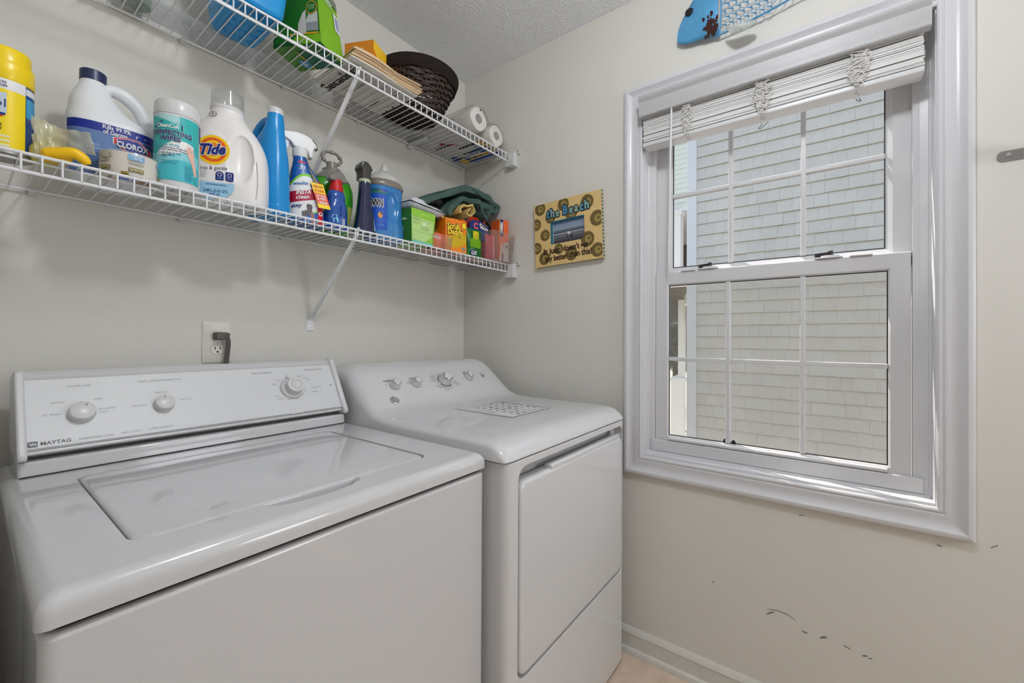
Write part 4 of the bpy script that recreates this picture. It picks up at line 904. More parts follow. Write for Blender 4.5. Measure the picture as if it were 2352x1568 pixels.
# bright blue jug
t = item('blue_jug', 'bright blue plastic jug with long neck and white cap', 'jug', -.965, -.180, radians(-78))
M_BLUE = mat('bright_blue_plastic', C(10, 138, 208), .28, .5)
L = Loft([(0, 0, 0, .064, .032, 2.8), (.006, 0, 0, .069, .036, 2.8), (.030, 0, 0, .070, .037, 2.8), (.034, 0, 0, .0675, .0355, 2.8), (.042, 0, 0, .0690, .0365, 2.8), (.150, 0, 0, .066, .035, 2.6), (.195, .004, 0, .057, .032, 2.4), (.225, .014, 0, .043, .029, 2.2), (.250, .026, 0, .027, .025, 2), (.268, .0305, 0, .0215, .0225, 2), (.291, .031, 0, .0195, .0195, 2)], 3)
mb = MB(); L.add(mb, M_BLUE); mb.build('body', t, sharp=60)
mb = MB(); mb.tube(spline([(.026, 0, .266), (.004, 0, .277), (-.018, 0, .274), (-.044, 0, .254), (-.056, 0, .225), (-.055, 0, .185), (-.050, 0, .16)], 5), .0135, M_BLUE, 14); mb.build('handle', t, sharp=80)
mb = MB(); mb.lathe([(.0180, .2900), (.0195, .291), (.0195, .3055), (.0180, .308), (.0001, .3085)], M_PLAST, 30, (.031, 0, 0)); mb.build('cap', t, sharp=35)

# pet stain spray
t = item('spray_bottle', 'pet stain remover spray bottle with white trigger and yellow hang tag', 'bottle', -.866, -.196, radians(-12))
M_PB = mat('blue_spray_bottle', C(24, 92, 168), .25, .5); M_TRIG = mat('trigger_white', C(230, 230, 230), .35); M_TRIGC = mat('pale_trigger', C(196, 206, 226), .3)
L = Loft([(0, 0, 0, .046, .030, 2.6), (.005, 0, 0, .0485, .0325, 2.6), (.05, 0, 0, .0485, .0325, 2.6), (.10, -.001, 0, .0480, .0315, 2.5), (.130, -.003, 0, .043, .029, 2.4), (.155, -.008, 0, .035, .025, 2.3), (.175, -.013, 0, .0255, .0215, 2.1), (.192, -.016, 0, .0200, .0195, 2), (.206, -.017, 0, .0185, .0185, 2)], 4)
mb = MB(); L.add(mb, M_PB); mb.build('body', t, sharp=60)
mb = MB(); mb.lathe([(.0185, .200), (.0195, .202), (.0195, .225), (.0170, .229)], M_TRIG, 40, (-.017, 0, 0)); 
for i in range(30):
    a = 2*pi*i/30; mb.tube([(-.017+.0195*cos(a), .0195*sin(a), .204), (-.017+.0195*cos(a), .0195*sin(a), .223)], .0009, M_TRIG, 4)
mb.build('collar', t, sharp=35)
mb = MB(); HP = [(-.068, .249), (-.066, .263), (-.060, .268), (-.030, .2735), (-.006, .272), (.012, .264), (.024, .250), (.028, .238), (.020, .238), (.016, .225), (.016, .206), (.006, .206), (.003, .222), (-.004, .228), (-.036, .228), (-.044, .240), (-.056, .246)]
mb.prism(HP, lambda a, b, t_: (a, t_, b), -.0125, .0125, M_TRIG); mb.build('spray_head', t, bevel=.005, seg=3, sharp=60)
mb = MB(); TP = [(-.058, .246), (-.047, .241), (-.047, .228), (-.054, .208), (-.062, .199), (-.066, .202), (-.060, .216), (-.058, .232)]
mb.prism(TP, lambda a, b, t_: (a, t_, b), -.007, .007, M_TRIGC); mb.build('trigger', t, bevel=.002, sharp=60)
mb = MB(); mb.prism([(.0275, .2385), (.022, .252), (.014, .2625), (.0155, .264), (.0245, .253), (.030, .2385)], lambda a, b, t_: (a, t_, b), -.010, .010, paint(50, 50, 50)); mb.build('head_rib', t)
f = lambda o: L.fm(0, 0, o); mb = MB()
def band(zf0, zf1, m_, o, x0=-.0475, x1=.0475, n=22):
    us = [x0+(x1-x0)*i/n for i in range(n+1)]
    mb.grid(lambda a, v: L.front(a, zf0(a)+(zf1(a)-zf0(a))*v, o), us, [0, .33, .66, 1], m_)
arch = lambda top, k: (lambda a: top-((a+.004)/.05)**2*k)
band(lambda a: .006, arch(.150, .050), paint(120, 200, 30), .0005); band(lambda a: .006, arch(.142, .050), paint(232, 232, 232), .0008)
band(lambda a: .070+a*.30, lambda a: .102+a*.30, paint(176, 18, 54), .0012); band(lambda a: .004, lambda a: .018+max(0, a+.02)*.55, paint(120, 200, 30), .0012); band(lambda a: .004, lambda a: .014+max(0, a+.02)*.55, paint(18, 96, 180), .0015)
band(lambda a: .004, lambda a: .135, RED, .0018, .024, .040, 6)
mb.text('woolite', .0125, lambda a, b: f(.0016)(-.021+a, .117+b+a*.2), paint(30, 120, 180), bold=.03, width=.036, shear=.2); mb.text('INSTA', .0175, lambda a, b: f(.0018)(-.014+a, .092+b+a*.25), W_, bold=.035, width=.038, shear=.2); mb.text('clean', .0165, lambda a, b: f(.0018)(-.016+a, .0775+b+a*.25), W_, bold=.02, width=.034, shear=.15); mb.text('oxy', .016, lambda a, b: f(.0016)(-.030+a, .050+b+a*.2), paint(30, 44, 110), bold=.03, shear=.2)
DG = paint(92, 88, 90)
mb.flat([(-.020, .004), (.014, .004), (.012, .030), (.008, .042), (.010, .052), (.006, .058), (-.002, .058), (-.005, .050), (-.004, .036), (-.010, .040), (-.012, .034), (-.018, .036), (-.018, .020)], f(.0021), DG); mb.flat([(.006, .004), (.018, .004), (.014, .028), (.008, .040), (.004, .030)], f(.0024), paint(160, 112, 100)); mb.flat([(-.007, .047), (-.005, .058), (-.001, .057)], f(.0024), paint(60, 56, 58))
mb.text('30', .018, lambda a, b: f(.0006)(-.016+a, .167+b), W_, bold=.02, shear=.15, width=.016); mb.grid(f(.0005), [-.026, -.016, -.006], [.180, .187], paint(200, 40, 50)); mb.text('O', .016, lambda a, b: f(.0022)(.0325+a, .036+b), W_, bold=.05); mb.build('label', t, sharp=30)
tg = MB()
def tagf(a, b, o=0): return (.020+a+.30*(-b)*.9, -.038-o+b*.12, .124+b)
bands = [((0, -.030), paint(250, 214, 20)), ((-.030, -.062), paint(236, 74, 26)), ((-.062, -.074), paint(250, 214, 20))]
for (b0, b1), m_ in bands: tg.grid(lambda a, b: tagf(a, b), [-.017, -.006, .006, .017], [b1, b0], m_)
tg.grid(lambda a, b: tagf(a, b, -.0006), [-.017, .017], [-.074, 0], paint(236, 236, 236)); OR_ = paint(206, 84, 20)
for s, b, m_, sz, wd in (('REMOVES', -.010, OR_, .010, .027), ('STAINS', -.022, OR_, .011, .027), ('LIKE WINE', -.037, W_, .008, .026), ('& PET', -.046, W_, .011, .026), ('URINE!', -.057, W_, .010, .026)): tg.text(s, sz, lambda a, c_: tagf(a, c_+b, .0006), m_, bold=.03, width=wd)
tg.add([tagf(-.006, 0), tagf(.006, 0), (.004, -.024, .168), (.001, -.023, .170)], [(0, 1, 2, 3)], paint(130, 120, 96)); tg.tube([(.003, -.024, .168), (-.002, -.021, .19), (-.008, -.018, .201)], .001, paint(120, 112, 96), 5)
tg.build('hang_tag', t, smooth=False)

# small blue sprayer
t = item('spray_bottle', 'small clear blue spray bottle with red neck and grey head', 'bottle', -.787, -.224, radians(6))
M_BB = mat('clear_blue_bottle', C(14, 74, 158), .12, .6, coat=.4); M_GREYP = mat('grey_plastic', C(126, 122, 118), .25, .5)
L = Loft([(0, 0, 0, .031, .022, 2.6), (.005, 0, 0, .0335, .0245, 2.6), (.055, 0, 0, .0335, .0245, 2.6), (.075, 0, 0, .031, .024, 2.4), (.090, 0, 0, .0265, .0225, 2.2), (.103, 0, 0, .0275, .0225, 2.1), (.115, 0, 0, .0245, .0205, 2), (.124, 0, 0, .0185, .0175, 2)], 4)
mb = MB(); L.add(mb, M_BB); mb.build('body', t, sharp=60)
mb = MB(); mb.lathe([(.0205, .119), (.0205, .132), (.0165, .146), (.0165, .156)], paint(190, 18, 22), 30); mb.build('neck', t, sharp=40)
mb = MB(); mb.prism([(-.028, .150), (-.027, .163), (-.010, .178), (.008, .187), (.020, .178), (.031, .160), (.029, .152), (.010, .150)], lambda a, b, q: (a, q, b), -.013, .013, M_GREYP); mb.build('spray_head', t, bevel=.004, seg=3, sharp=50)
mb = MB(); mb.flat([(-.028, .030), (-.016, .030), (-.016, .022), (-.012, .018), (-.012, .006), (-.028, .006), (-.028, .016), (-.032, .020)], L.fm(0.004, .012, .0006), paint(130, 200, 226)); mb.grid(L.fm(0, 0, .0006), [.004, .014], [.006, .034], paint(170, 176, 190)); mb.grid(L.fm(0, 0, .0006), [-.002, .018], [.040, .074], paint(20, 40, 96)); mb.build('label', t, sharp=30)

# green cleaner
t = item('cleaner_bottle', 'green floor cleaner bottle with grey ring handle on its neck', 'bottle', -.762, -.150, radians(-4))
M_GRN = mat('green_bottle', C(56, 158, 22), .2, .5, coat=.3)
L = Loft([(0, 0, 0, .050, .036, 2.6), (.005, 0, 0, .053, .040, 2.6), (.03, 0, 0, .054, .041, 2.6), (.10, 0, 0, .066, .043, 2.4), (.140, 0, 0, .068, .043, 2.3), (.165, 0, 0, .063, .041, 2.2), (.185, 0, 0, .050, .036, 2.1), (.200, 0, 0, .033, .030, 2), (.208, 0, 0, .027, .026, 2)], 4, 56)
def gd(x, y, z):
    if y < 0:
        u = ((x+.010)/.040)**2+((z-.095-(x+.01)*.4)/.062)**2
        if u < 1: y += .010*(1-u)**.7
    return (x, y, z)
mb = MB(); Loft(spline(L.s, 2), 1, 90).add(mb, M_GRN, gd); mb.build('body', t, sharp=70)
M_GREYC = mat('grey_translucent', C(128, 124, 116), .3, .5)
mb = MB(); L3 = Loft([(.1745, 0, 0, .0595, .0405, 2.2), (.186, 0, 0, .051, .0375, 2.1), (.2005, 0, 0, .034, .031, 2), (.207, 0, 0, .0285, .028, 2), (.212, 0, 0, .029, .029, 2), (.214, 0, 0, .0285, .0285, 2)], 3); L3.add(mb, M_GREYC); mb.lathe([(.0165, .212), (.017, .226), (.0155, .238)], M_GREYC, 24); mb.build('shoulder', t, sharp=60)
mb = MB(); P = [(.0305*cos(a)*(1+.05*cos(6*a)), 0, .2535+.0195*sin(a)*(1+.05*cos(6*a))) for a in [2*pi*i/40 for i in range(40)]]
mb.tube(P, .0048, M_GREYC, 8, closed=True); 
for a in (.5, 1.6, 2.7, 3.7, 5.6): mb.lathe([(.0001, -.005), (.006, -.004), (.006, .004), (.0001, .005)], M_GREYC, 8, (.0305*cos(a), 0, .2535+.0195*sin(a)), (0, 1, 0))
mb.build('ring_handle', t, sharp=60)
mb = MB(); L.patch(mb, .036, .0535, .008, .095, paint(196, 200, 90), .0006, 6, 4); L.patch(mb, .040, .0535, .010, .040, paint(150, 190, 220), .0009, 5, 3); mb.build('label', t, sharp=30)

# dark blue glass cleaner
t = item('spray_bottle', 'slim dark blue glass cleaner bottle with black trigger head', 'bottle', -.698, -.238, radians(-5))
M_DKB = mat('dark_blue_glass_cleaner', C(5, 15, 62), .1, .6, coat=.4); M_BLKP = mat('black_plastic', C(58, 55, 52), .2, .6)
L = Loft([(0, 0, 0, .034, .026, 2.6), (.005, 0, 0, .0355, .0275, 2.6), (.03, 0, 0, .033, .026, 2.5), (.08, 0, 0, .0255, .0225, 2.3), (.13, 0, 0, .0205, .0195, 2.1), (.168, 0, 0, .0182, .0182, 2), (.176, 0, 0, .0170, .0170, 2)], 4)
mb = MB(); L.add(mb, M_DKB); mb.build('body', t, sharp=60)
mb = MB(); mb.lathe([(.0185, .1725), (.0192, .174), (.0192, .181), (.018, .183)], paint(182, 190, 160), 30); mb.build('collar', t, sharp=40)
mb = MB(); mb.rings([[(a*k+o, b, z) for a, b in rrect(-.0165, .0165, -.018, .030, .006, 3)] for z, k, o in ((.183, .95, 0), (.200, .92, 0), (.209, 1.0, 0), (.217, 1.32, .000), (.226, 1.15, -.002), (.235, .70, -.005), (.237, .5, -.006))], M_BLKP); mb.build('trigger_head', t, sharp=28)
mb = MB(); L.patch(mb, .022, .0335, .014, .11, paint(150, 190, 220), .0006, 4, 5, top=None); mb.build('label', t, sharp=30)

# light blue refill
t = item('refill_bottle', 'light blue refill bottle with clear shoulder and pull-up spout', 'bottle', -.602, -.205, radians(-8))
M_LB = mat('light_blue_liquid', C(34, 118, 186), .2, .5, coat=.3, noise=(8, .6, C(78, 138, 186))); M_CLS = mat('frosted_clear', C(206, 206, 202), .3, .5, alpha=.78); M_RINGG = mat('smoky_ring', C(126, 118, 110), .25, .5)
L = Loft([(0, 0, 0, .062, .046, 2.6), (.006, 0, 0, .067, .050, 2.6), (.05, 0, 0, .066, .050, 2.6), (.08, 0, 0, .062, .048, 2.5), (.12, 0, 0, .061, .0475, 2.4), (.165, 0, 0, .062, .048, 2.3), (.186, 0, 0, .063, .0485, 2.2)], 3, 56)
def ld_(x, y, z):
    if y < 0:
        u = ((x-.006)/.026)**2+((z-.115)/.052)**2
        if u < 1: y += .013*(1-u)**.6
    return (x, y, z)
mb = MB(); Loft(spline(L.s, 3), 1, 90).add(mb, M_LB, ld_); mb.build('body', t, sharp=70)
mb = MB(); Loft([(.184, 0, 0, .0645, .0500, 2.2), (.192, 0, 0, .068, .052, 2.2), (.205, 0, 0, .061, .049, 2.1), (.2085, 0, 0, .0575, .047, 2.1)], 2).add(mb, M_RINGG); mb.build('smoky_ring', t, sharp=60)
mb = MB(); Loft([(.2075, 0, 0, .059, .0475, 2.1), (.220, 0, 0, .054, .045, 2.1), (.232, 0, 0, .043, .038, 2), (.241, 0, 0, .028, .027, 2), (.247, 0, 0, .0185, .0185, 2)], 3).add(mb, M_CLS); mb.lathe([(.0170, .240), (.0178, .242), (.0170, .255), (.0135, .2565), (.0125, .262), (.0075, .264), (.0085, .271), (.0055, .274), (.0001, .2745)], M_CLS, 24); mb.build('spout_cap', t, sharp=40)
mb = MB(); L.patch(mb, -.060, -.012, .030, .170, paint(16, 78, 180), .0006, 12, 8); L.patch(mb, -.060, -.012, .155, .160, paint(30, 130, 80), .0010, 8, 1); L.patch(mb, -.058, -.030, .158, .170, paint(30, 90, 110), .0010, 6, 1)
for o, bo, m_ in ((.0012, .10, W_), (.0018, .03, BLK)): mb.text('DAWN', .034, L.fm(-.052, .122, o), m_, bold=bo, width=.056 if bo > .05 else .052)
mb.flat(ell(-.034, .080, .007, .010, 14), L.fm(0, 0, .0014), paint(226, 160, 50)); mb.flat(ell(-.031, .085, .004, .005, 12), L.fm(0, 0, .0017), paint(120, 80, 40)); mb.text('ULTRA', .007, L.fm(-.034, .046, .001), paint(120, 180, 230)); mb.text('platinum', .007, L.fm(-.030, .163, .0014), paint(190, 190, 100), width=.018); mb.build('label', t, sharp=30)

# green pack of wipes
t = item('wipes_box', 'light green open-topped wipes box beside the blue refill bottle', 'box', -.494, -.234, radians(3))
M_GB = mat('green_card', C(146, 204, 66), .4, .4); M_GBD = mat('dark_green_card', C(52, 116, 34), .4, .4)
mb = MB(); fl = lambda k, z: [(-.050-.006*k, -.046-.004*k, z), (.050+.012*k, -.046-.004*k, z), (.050+.012*k, .046, z), (-.050-.006*k, .046, z)]
v = fl(0, 0)+fl(1, .124); mb.add(v, [(3, 2, 1, 0), (0, 1, 5, 4), (1, 2, 6, 5), (2, 3, 7, 6)], M_GB); mb.add(v, [(3, 0, 4, 7)], M_GBD); mb.add(v, [(4, 5, 6, 7)], M_GBD); mb.build('carton', t, smooth=False, bevel=.0015, seg=1)
mb = MB()
def gf(a, b, o=.0006):
    k = b/.124; return (a*(1+.16*k), -.046-.004*k-o, b)
LG = paint(186, 222, 140); mb.flat([(-.048, .001), (.048, .001), (.048, .012), (-.048, .012)], gf, paint(120, 206, 190)); mb.flat([(-.048, .013), (.010, .013), (.046, .038), (.046, .092), (-.048, .098)], gf, LG)
for b0 in (.046, .088): mb.flat([(-.049, b0), (.049, b0-.002), (.049, b0-.0012), (-.049, b0+.0008)], lambda a, b: gf(a, b, .001), paint(96, 150, 40))
mb.text('WOOD FLOOR', .006, lambda a, b: gf(a+.006, b+.110, .001), paint(220, 240, 170), width=.036); mb.flat([(-.004, .072), (.006, .066), (.012, .078), (.002, .088)], lambda a, b: gf(a, b, .001), paint(226, 236, 200)); mb.tube([gf(a, b, .001) for a, b in ell(.008, .060, .016, .005, 16)], .0006, paint(84, 130, 40), 4, closed=True)
for i in range(5): mb.flat([(-.042, .096-i*.006), (-.020+(i % 2)*.008, .095-i*.006), (-.020+(i % 2)*.008, .0965-i*.006), (-.042, .0975-i*.006)], lambda a, b: gf(a, b, .001), paint(104, 150, 50))
def sf(a, b): 
    k = b/.124; return (-.0506-.006*k, a, b)
mb.flat([(-.030, .085), (.010, .085), (-.010, .095)], lambda a, b: sf(a, b), paint(190, 210, 190)); mb.text('WET', .018, lambda a, b: sf(-b*1.0, a*1.0+.045), W_); mb.build('print', t, smooth=False)
t = item('wipes_packet', 'white foil packet lying across the green wipes box', 'packet', -.474, -.230, radians(4), ZS1+.126)
M_FOIL = mat('white_foil', C(224, 227, 233), .3, .5, bump=(70, .5, .004))
mb = MB(); us = [i/14 for i in range(15)]; vs_ = [i/10 for i in range(11)]
def pk(u, v, s):
    e = min(1, sin(pi*u)*2.2)*min(1, sin(pi*v)*2.4); th = .004+.026*e**.7
    return ((u-.5)*.178, (v-.5)*.115, .016+(u-.5)*-.004+s*th*.55+(.012 if .2 < u < .5 and s > 0 else 0)*e+random.uniform(-.0008, .0008))
mb.grid(lambda u, v: pk(u, v, 1), us, vs_, M_FOIL); mb.grid(lambda u, v: pk(1-u, v, -1), us, vs_, M_FOIL); mb.build('foil', t, sharp=50)

# towels
M_TOW = mat('green_towel', C(86, 112, 104), .95, .1, bump=(380, .9, .004), noise=(30, .4, C(70, 94, 88))); M_TOW2 = mat('grey_towel', C(92, 92, 88), .95, .1, bump=(380, .9, .004))
def ribbon(path, th, y0, y1, m, ny=9, wob=.004, k=6, taper=0.0):
    P = spline(path, k); n = len(P); mb = MB(); rows = []
    for j in range(ny+1):
        v = j/ny; y = y0+(y1-y0)*v; ring = []
        sgn = []
        for side in (1, -1):
            rng = range(n) if side > 0 else range(n-1, -1, -1)
            for i in rng:
                a = P[max(i-1, 0)]; b = P[min(i+1, n-1)]; dx, dz = b[0]-a[0], b[1]-a[1]; l_ = sqrt(dx*dx+dz*dz) or 1
                o = wob*sin(i*.7+j*1.3)+wob*.6*sin(i*.31-j*.9)
                tt = th*(.45 if i in (0, n-1) else 1.0)/2
                ring.append((P[i][0]-dz/l_*(side*tt)+o*.6, y+.006*sin(i*.5), P[i][1]+dx/l_*(side*tt)+o*.7-taper*v*.0))
        rows.append(ring)
    mb.rings(rows, m); return mb
t = item('folded_towel', 'dark green folded towel draped over the pile by the corner', 'towel', -.22, -.16, 0, ZS1+.12)
def tp_(L_): return [(x+.22, z-1.623) for x, z in L_]
ribbon(tp_([(-.46, 1.672), (-.40, 1.715), (-.34, 1.742), (-.28, 1.775), (-.22, 1.797), (-.15, 1.800), (-.09, 1.795), (-.045, 1.780), (-.028, 1.762), (-.040, 1.747), (-.08, 1.752), (-.13, 1.752), (-.17, 1.748)]), .026, -.080, .130, M_TOW).build('upper_fold', t, sharp=80)
ribbon(tp_([(-.33, 1.655), (-.31, 1.700), (-.26, 1.742), (-.19, 1.752), (-.150, 1.748), (-.128, 1.722), (-.112, 1.695), (-.105, 1.705), (-.088, 1.735), (-.06, 1.745)]), .020, -.090, .120, M_TOW, wob=.003).build('lower_fold', t, sharp=80)
ribbon(tp_([(-.36, 1.640), (-.33, 1.680), (-.30, 1.715), (-.24, 1.735), (-.20, 1.70), (-.23, 1.655), (-.28, 1.640)]), .022, -.055, .110, M_TOW, wob=.004).build('inner_fold', t, sharp=80)
t = item('cleaning_cloth', 'grey cloth tucked under the left of the green towel', 'cloth', -.43, -.12, 0, ZS1+.12)
ribbon([(-.07, .045), (-.02, .070), (.04, .088), (.10, .110), (.12, .075), (.06, .045), (.0, .030)], .020, -.055, .09, M_TOW2, wob=.003).build('cloth', t, sharp=80)
M_YC = mat('yellow_cloth', C(222, 186, 96), .9, .1, bump=(300, .6, .002)); M_YC2 = mat('cream_cloth', C(214, 188, 120), .9, .1, bump=(300, .6, .002))
t = item('cleaning_cloth', 'cream cloth in S-shaped folds hanging from under the green towel', 'cloth', -.243, -.225, 0, ZS1+.16)
ribbon([(-.042, .010), (-.044, .030), (-.030, .046), (.000, .051), (.022, .058), (.034, .048), (.030, .030), (.018, .016), (.006, .010), (-.004, .020), (.002, .036), (.018, .044)], .0075, -.045, .09, M_YC2, wob=.0012, ny=4).build('cloth', t, sharp=80)
t = item('cleaning_cloth', 'yellow folded cloth lying behind the orange sponge box', 'cloth', -.352, -.165, 0, ZS1+.06)
ribbon([(-.070, .000), (-.060, .035), (-.052, .070), (-.035, .092), (.005, .090), (.045, .084), (.080, .074), (.092, .050), (.060, .040), (.020, .046)], .010, -.055, .06, M_YC, wob=.003, ny=5).build('cloth', t, sharp=40)
ribbon([(-.068, .012), (-.050, -.006), (-.022, .016), (.010, .030)], .008, -.060, .03, M_YC, wob=.002, ny=4).build('cloth_corner', bpy.data.objects['cleaning_cloth.002'], sharp=40)

# orange dryer sheets box, clear cup, sponge box
t = item('dryer_sheet_box', 'low orange dryer sheet box behind the clear cup', 'box', -.405, -.232, radians(7))
M_ORB = mat('orange_card', C(238, 96, 30), .4, .4)
mb = MB(); mb.box(-.065, .058, -.035, .035, 0, .064, M_ORB); mb.build('carton', t, smooth=False, bevel=.001, seg=1)
mb = MB(); F_ = lambda a, b: (a, -.0356, b); mb.flat([(-.064, .004), (-.020, .004), (-.034, .040), (-.064, .040)], F_, paint(246, 170, 40)); mb.text('Bounce', .021, lambda a, b: (a-.022, -.0362, b+.049), W_, bold=.03, width=.060); mb.flat(ell(.022, .026, .006, .007, 14), lambda a, b: (a, -.036, b), NAVY); mb.build('print', t, smooth=False)
t = item('plastic_cup', 'small clear square plastic tub before the orange boxes', 'tub', -.402, -.275, radians(4))
M_TUB = clear_mat('clear_tub', (.95, .93, .92, 1), .08, .3, .14, C(235, 225, 222))
def tub(mb, w0, d0, w1, d1, h, r_, th, m):
    o = [[(a, b, z) for a, b in rrect(-w0-(w1-w0)*k, w0+(w1-w0)*k, -d0-(d1-d0)*k, d0+(d1-d0)*k, r_, 4)] for z, k in ((0, 0), (h, 1))]
    i = [[(a, b, z) for a, b in rrect(-w0-(w1-w0)*k+th, w0+(w1-w0)*k-th, -d0-(d1-d0)*k+th, d0+(d1-d0)*k-th, r_*.8, 4)] for z, k in ((h, 1), (th, 0))]
    mb.rings(o+i, m)
mb = MB(); tub(mb, .040, .022, .044, .025, .052, .006, .0014, M_TUB); mb.build('tub', t, sharp=40)
t = item('sponge_box', 'orange sponge box with yellow cut-out and black-edged yellow lettering', 'box', -.330, -.262, radians(-10))
M_SD = mat('sponge_card', C(240, 130, 26), .4, .4); M_SDY = mat('sponge_card_side', C(248, 178, 24), .4, .4); M_WC = paint(226, 228, 234)
mb = MB(); mb.box(-.049, .049, -.030, .030, 0, .128, M_SD); o = mb.build('carton', t, smooth=False)
o.data.materials.append(M_SDY)
for p in o.data.polygons:
    if p.normal.x > .5: p.material_index = 1
mb = MB(); mb.add([(-.030, .030, .128), (.049, .030, .128), (.049, .026, .150), (-.010, .027, .146)], [(0, 1, 2, 3)], M_SD); mb.add([(.049, -.030, .127), (.049, .030, .127), (.052, .026, .150), (.053, -.006, .146)], [(0, 1, 2, 3)], M_SD); mb.build('flap', t, smooth=False)
mb = MB(); mb.add([(.0495, .031, .000), (.072, .036, -.001), (.060, .034, .112), (.0495, .031, .112)], [(0, 1, 2, 3)], M_WC); mb.build('inner_flap', t, smooth=False)
mb = MB(); F_ = lambda o: (lambda a, b: (a, -.0304-o, b))
mb.flat([(-.012, .004), (.034, .030), (.048, .040), (.048, .074), (.034, .078), (.026, .070), (.012, .072), (-.020, .062), (-.040, .056), (-.040, .010)], F_(.0002), paint(206, 172, 16)); mb.flat([(-.049, .001), (.049, .001), (.049, .026), (-.010, .018), (-.049, .022)], F_(.0004), paint(240, 140, 28))
for o, bo, m_ in ((.0008, .11, BLK), (.0012, .035, paint(250, 218, 40))):
    mb.text('Scrub', .030, lambda a, b: F_(o)(-.013+a, .100+b+a*.05), m_, bold=bo, width=.062 if bo > .05 else .058); mb.text('Daddy', .032, lambda a, b: F_(o)(-.004+a, .079+b+a*.05), m_, bold=bo, width=.074 if bo > .05 else .070)
mb.flat(ell(.036, .108, .0115, .0135, 24), F_(.0008), BLK); mb.flat(ell(.036, .108, .0100, .0120, 24), F_(.0012), paint(250, 218, 40)); mb.flat([(.026, .012), (.036, .006), (.044, .012), (.040, .022), (.030, .022)], F_(.0008), paint(130, 140, 150))
SF = lambda a, b: (.0496, a, b)
for i in range(9): mb.flat([(-.020, .100-i*.006), (.018-(i % 3)*.005, .100-i*.006), (.018-(i % 3)*.005, .1015-i*.006), (-.020, .1015-i*.006)], SF, paint(214, 110, 20))
mb.flat(ell(0, .040, .012, .010, 16), SF, paint(250, 220, 40)); mb.flat([(-.004, .112), (.004, .112), (.004, .122), (-.004, .122)], SF, paint(120, 140, 160)); mb.build('print', t, smooth=False)

# pouches and the clear bin in the corner
t = item('pouch', 'green pouch with yellow patch standing between sponge box and clear bin', 'pouch', -.205, -.262, radians(-6))
M_GP = mat('green_pouch', C(20, 112, 40), .3, .5, bump=(30, .4, .004))
def pouch(w0, w1, h, d, m):
    mb = MB(); rs = []
    for i in range(9):
        v = i/8; dd = d*sin(pi*(.12+.86*v))+.001; w2 = w0+(w1-w0)*v
        rs.append([(a, b, v*h) for a, b in [(w2*cos(q), dd*math.copysign(abs(sin(q))**1.3, sin(q))) for q in [2*pi*k/24 for k in range(24)]]])
    mb.rings(rs, m); return mb
pouch(.042, .040, .122, .018, M_GP).build('pouch_body', t, sharp=70)
mb = MB(); F_ = lambda o, k=.0: (lambda a, b: (a, -.0185-o, b)); mb.flat(rrect(-.020, .012, .076, .110, .005, 3), F_(0), paint(196, 190, 30)); mb.flat(rrect(-.014, .006, .090, .106, .003, 3), F_(.0006), paint(226, 206, 40)); mb.grid(lambda a, b: F_(.0003)(a, b), [-.034, .022], [.040, .076], paint(110, 170, 20))
for o, bo, m_ in ((.0008, .10, NAVY), (.0012, .02, W_)): mb.text('us', .034, lambda a, b: F_(o)(-.014+a, .022+b), m_, bold=bo, shear=.25)
mb.text('1', .014, lambda a, b: F_(.001)(-.004+a, .093+b), paint(60, 60, 20)); mb.build('label', t, sharp=30)
t = item('wipes_pouch', 'blue and red pouch leaning upright behind the green pouch', 'pouch', -.135, -.205, radians(-8), ZS1)
M_RP = mat('red_pouch', C(196, 52, 30), .3, .5, bump=(30, .3, .004)); pouch(.062, .058, .198, .020, M_RP).build('pouch_body', t, sharp=70)
mb = MB(); F_ = lambda o: (lambda a, b: (a, -.0205-o, b)); Q = [(-.050, .09), (-.050, .165), (-.03, .178), (.02, .178), (.055, .165), (.058, .09)]; mb.flat(Q, F_(0), paint(26, 56, 140)); mb.text('C', .036, lambda a, b: F_(.0006)(-.014+a, .155+b), paint(226, 110, 90), bold=.06); mb.text('O', .034, lambda a, b: F_(.0006)(-.020+a, .122+b), paint(200, 210, 230), bold=.04); mb.flat([(.006, .166), (.010, .172), (.056, .150), (.052, .142), (.012, .148)], F_(.0008), W_); mb.flat([(.012, .162), (.015, .166), (.046, .151), (.044, .148)], F_(.0012), BLK); mb.flat([(.020, .178), (.056, .160), (.058, .150), (.052, .165)], F_(.001), paint(230, 190, 40)); mb.build('label', t, sharp=30)
t = item('drawstring_bag', 'black fabric bag slumped at the right end behind the clear bin', 'bag', -.055, -.155, 0, ZS1+.0)
mb = MB(); mb.rings([[(a*k, b*k, z) for a, b in ell(0, 0, .048, .075, 22)] for z, k in ((0, .8), (.02, 1), (.12, 1), (.17, .92), (.195, .65), (.208, .3), (.211, .08))], mat('black_fabric', C(34, 36, 38), .9, .1, bump=(120, .5, .003))); mb.build('bag', t, sharp=80)
t = item('storage_bin', 'clear plastic bin holding boxes at the right end of the lower shelf', 'bin', -.083, -.272, 0, ZS1)
mb = MB(); tub(mb, .066, .052, .078, .060, .122, .010, .0016, M_TUB); mb.build('bin', t, sharp=40)
mb = MB(); mb.tube([(a, b, .060) for a, b in rrect(-.0725, .0725, -.0565, .0565, .010, 4)], .0009, M_TUB, 5, closed=True); mb.build('rib', t)
t = item('pink_packet', 'dark pink packet standing inside the clear bin', 'packet', -.115, -.272, 0, ZS1+.003)
pouch(.030, .030, .112, .020, mat('pink_packet_film', C(206, 62, 92), .35, .5, bump=(30, .4, .003))).build('packet', t, sharp=70)
mb = MB(); mb.text('liquid ant baits', .010, lambda a, b: (.022-b, -.0212, .055+a), paint(226, 130, 140)); mb.build('lettering', t, smooth=False)
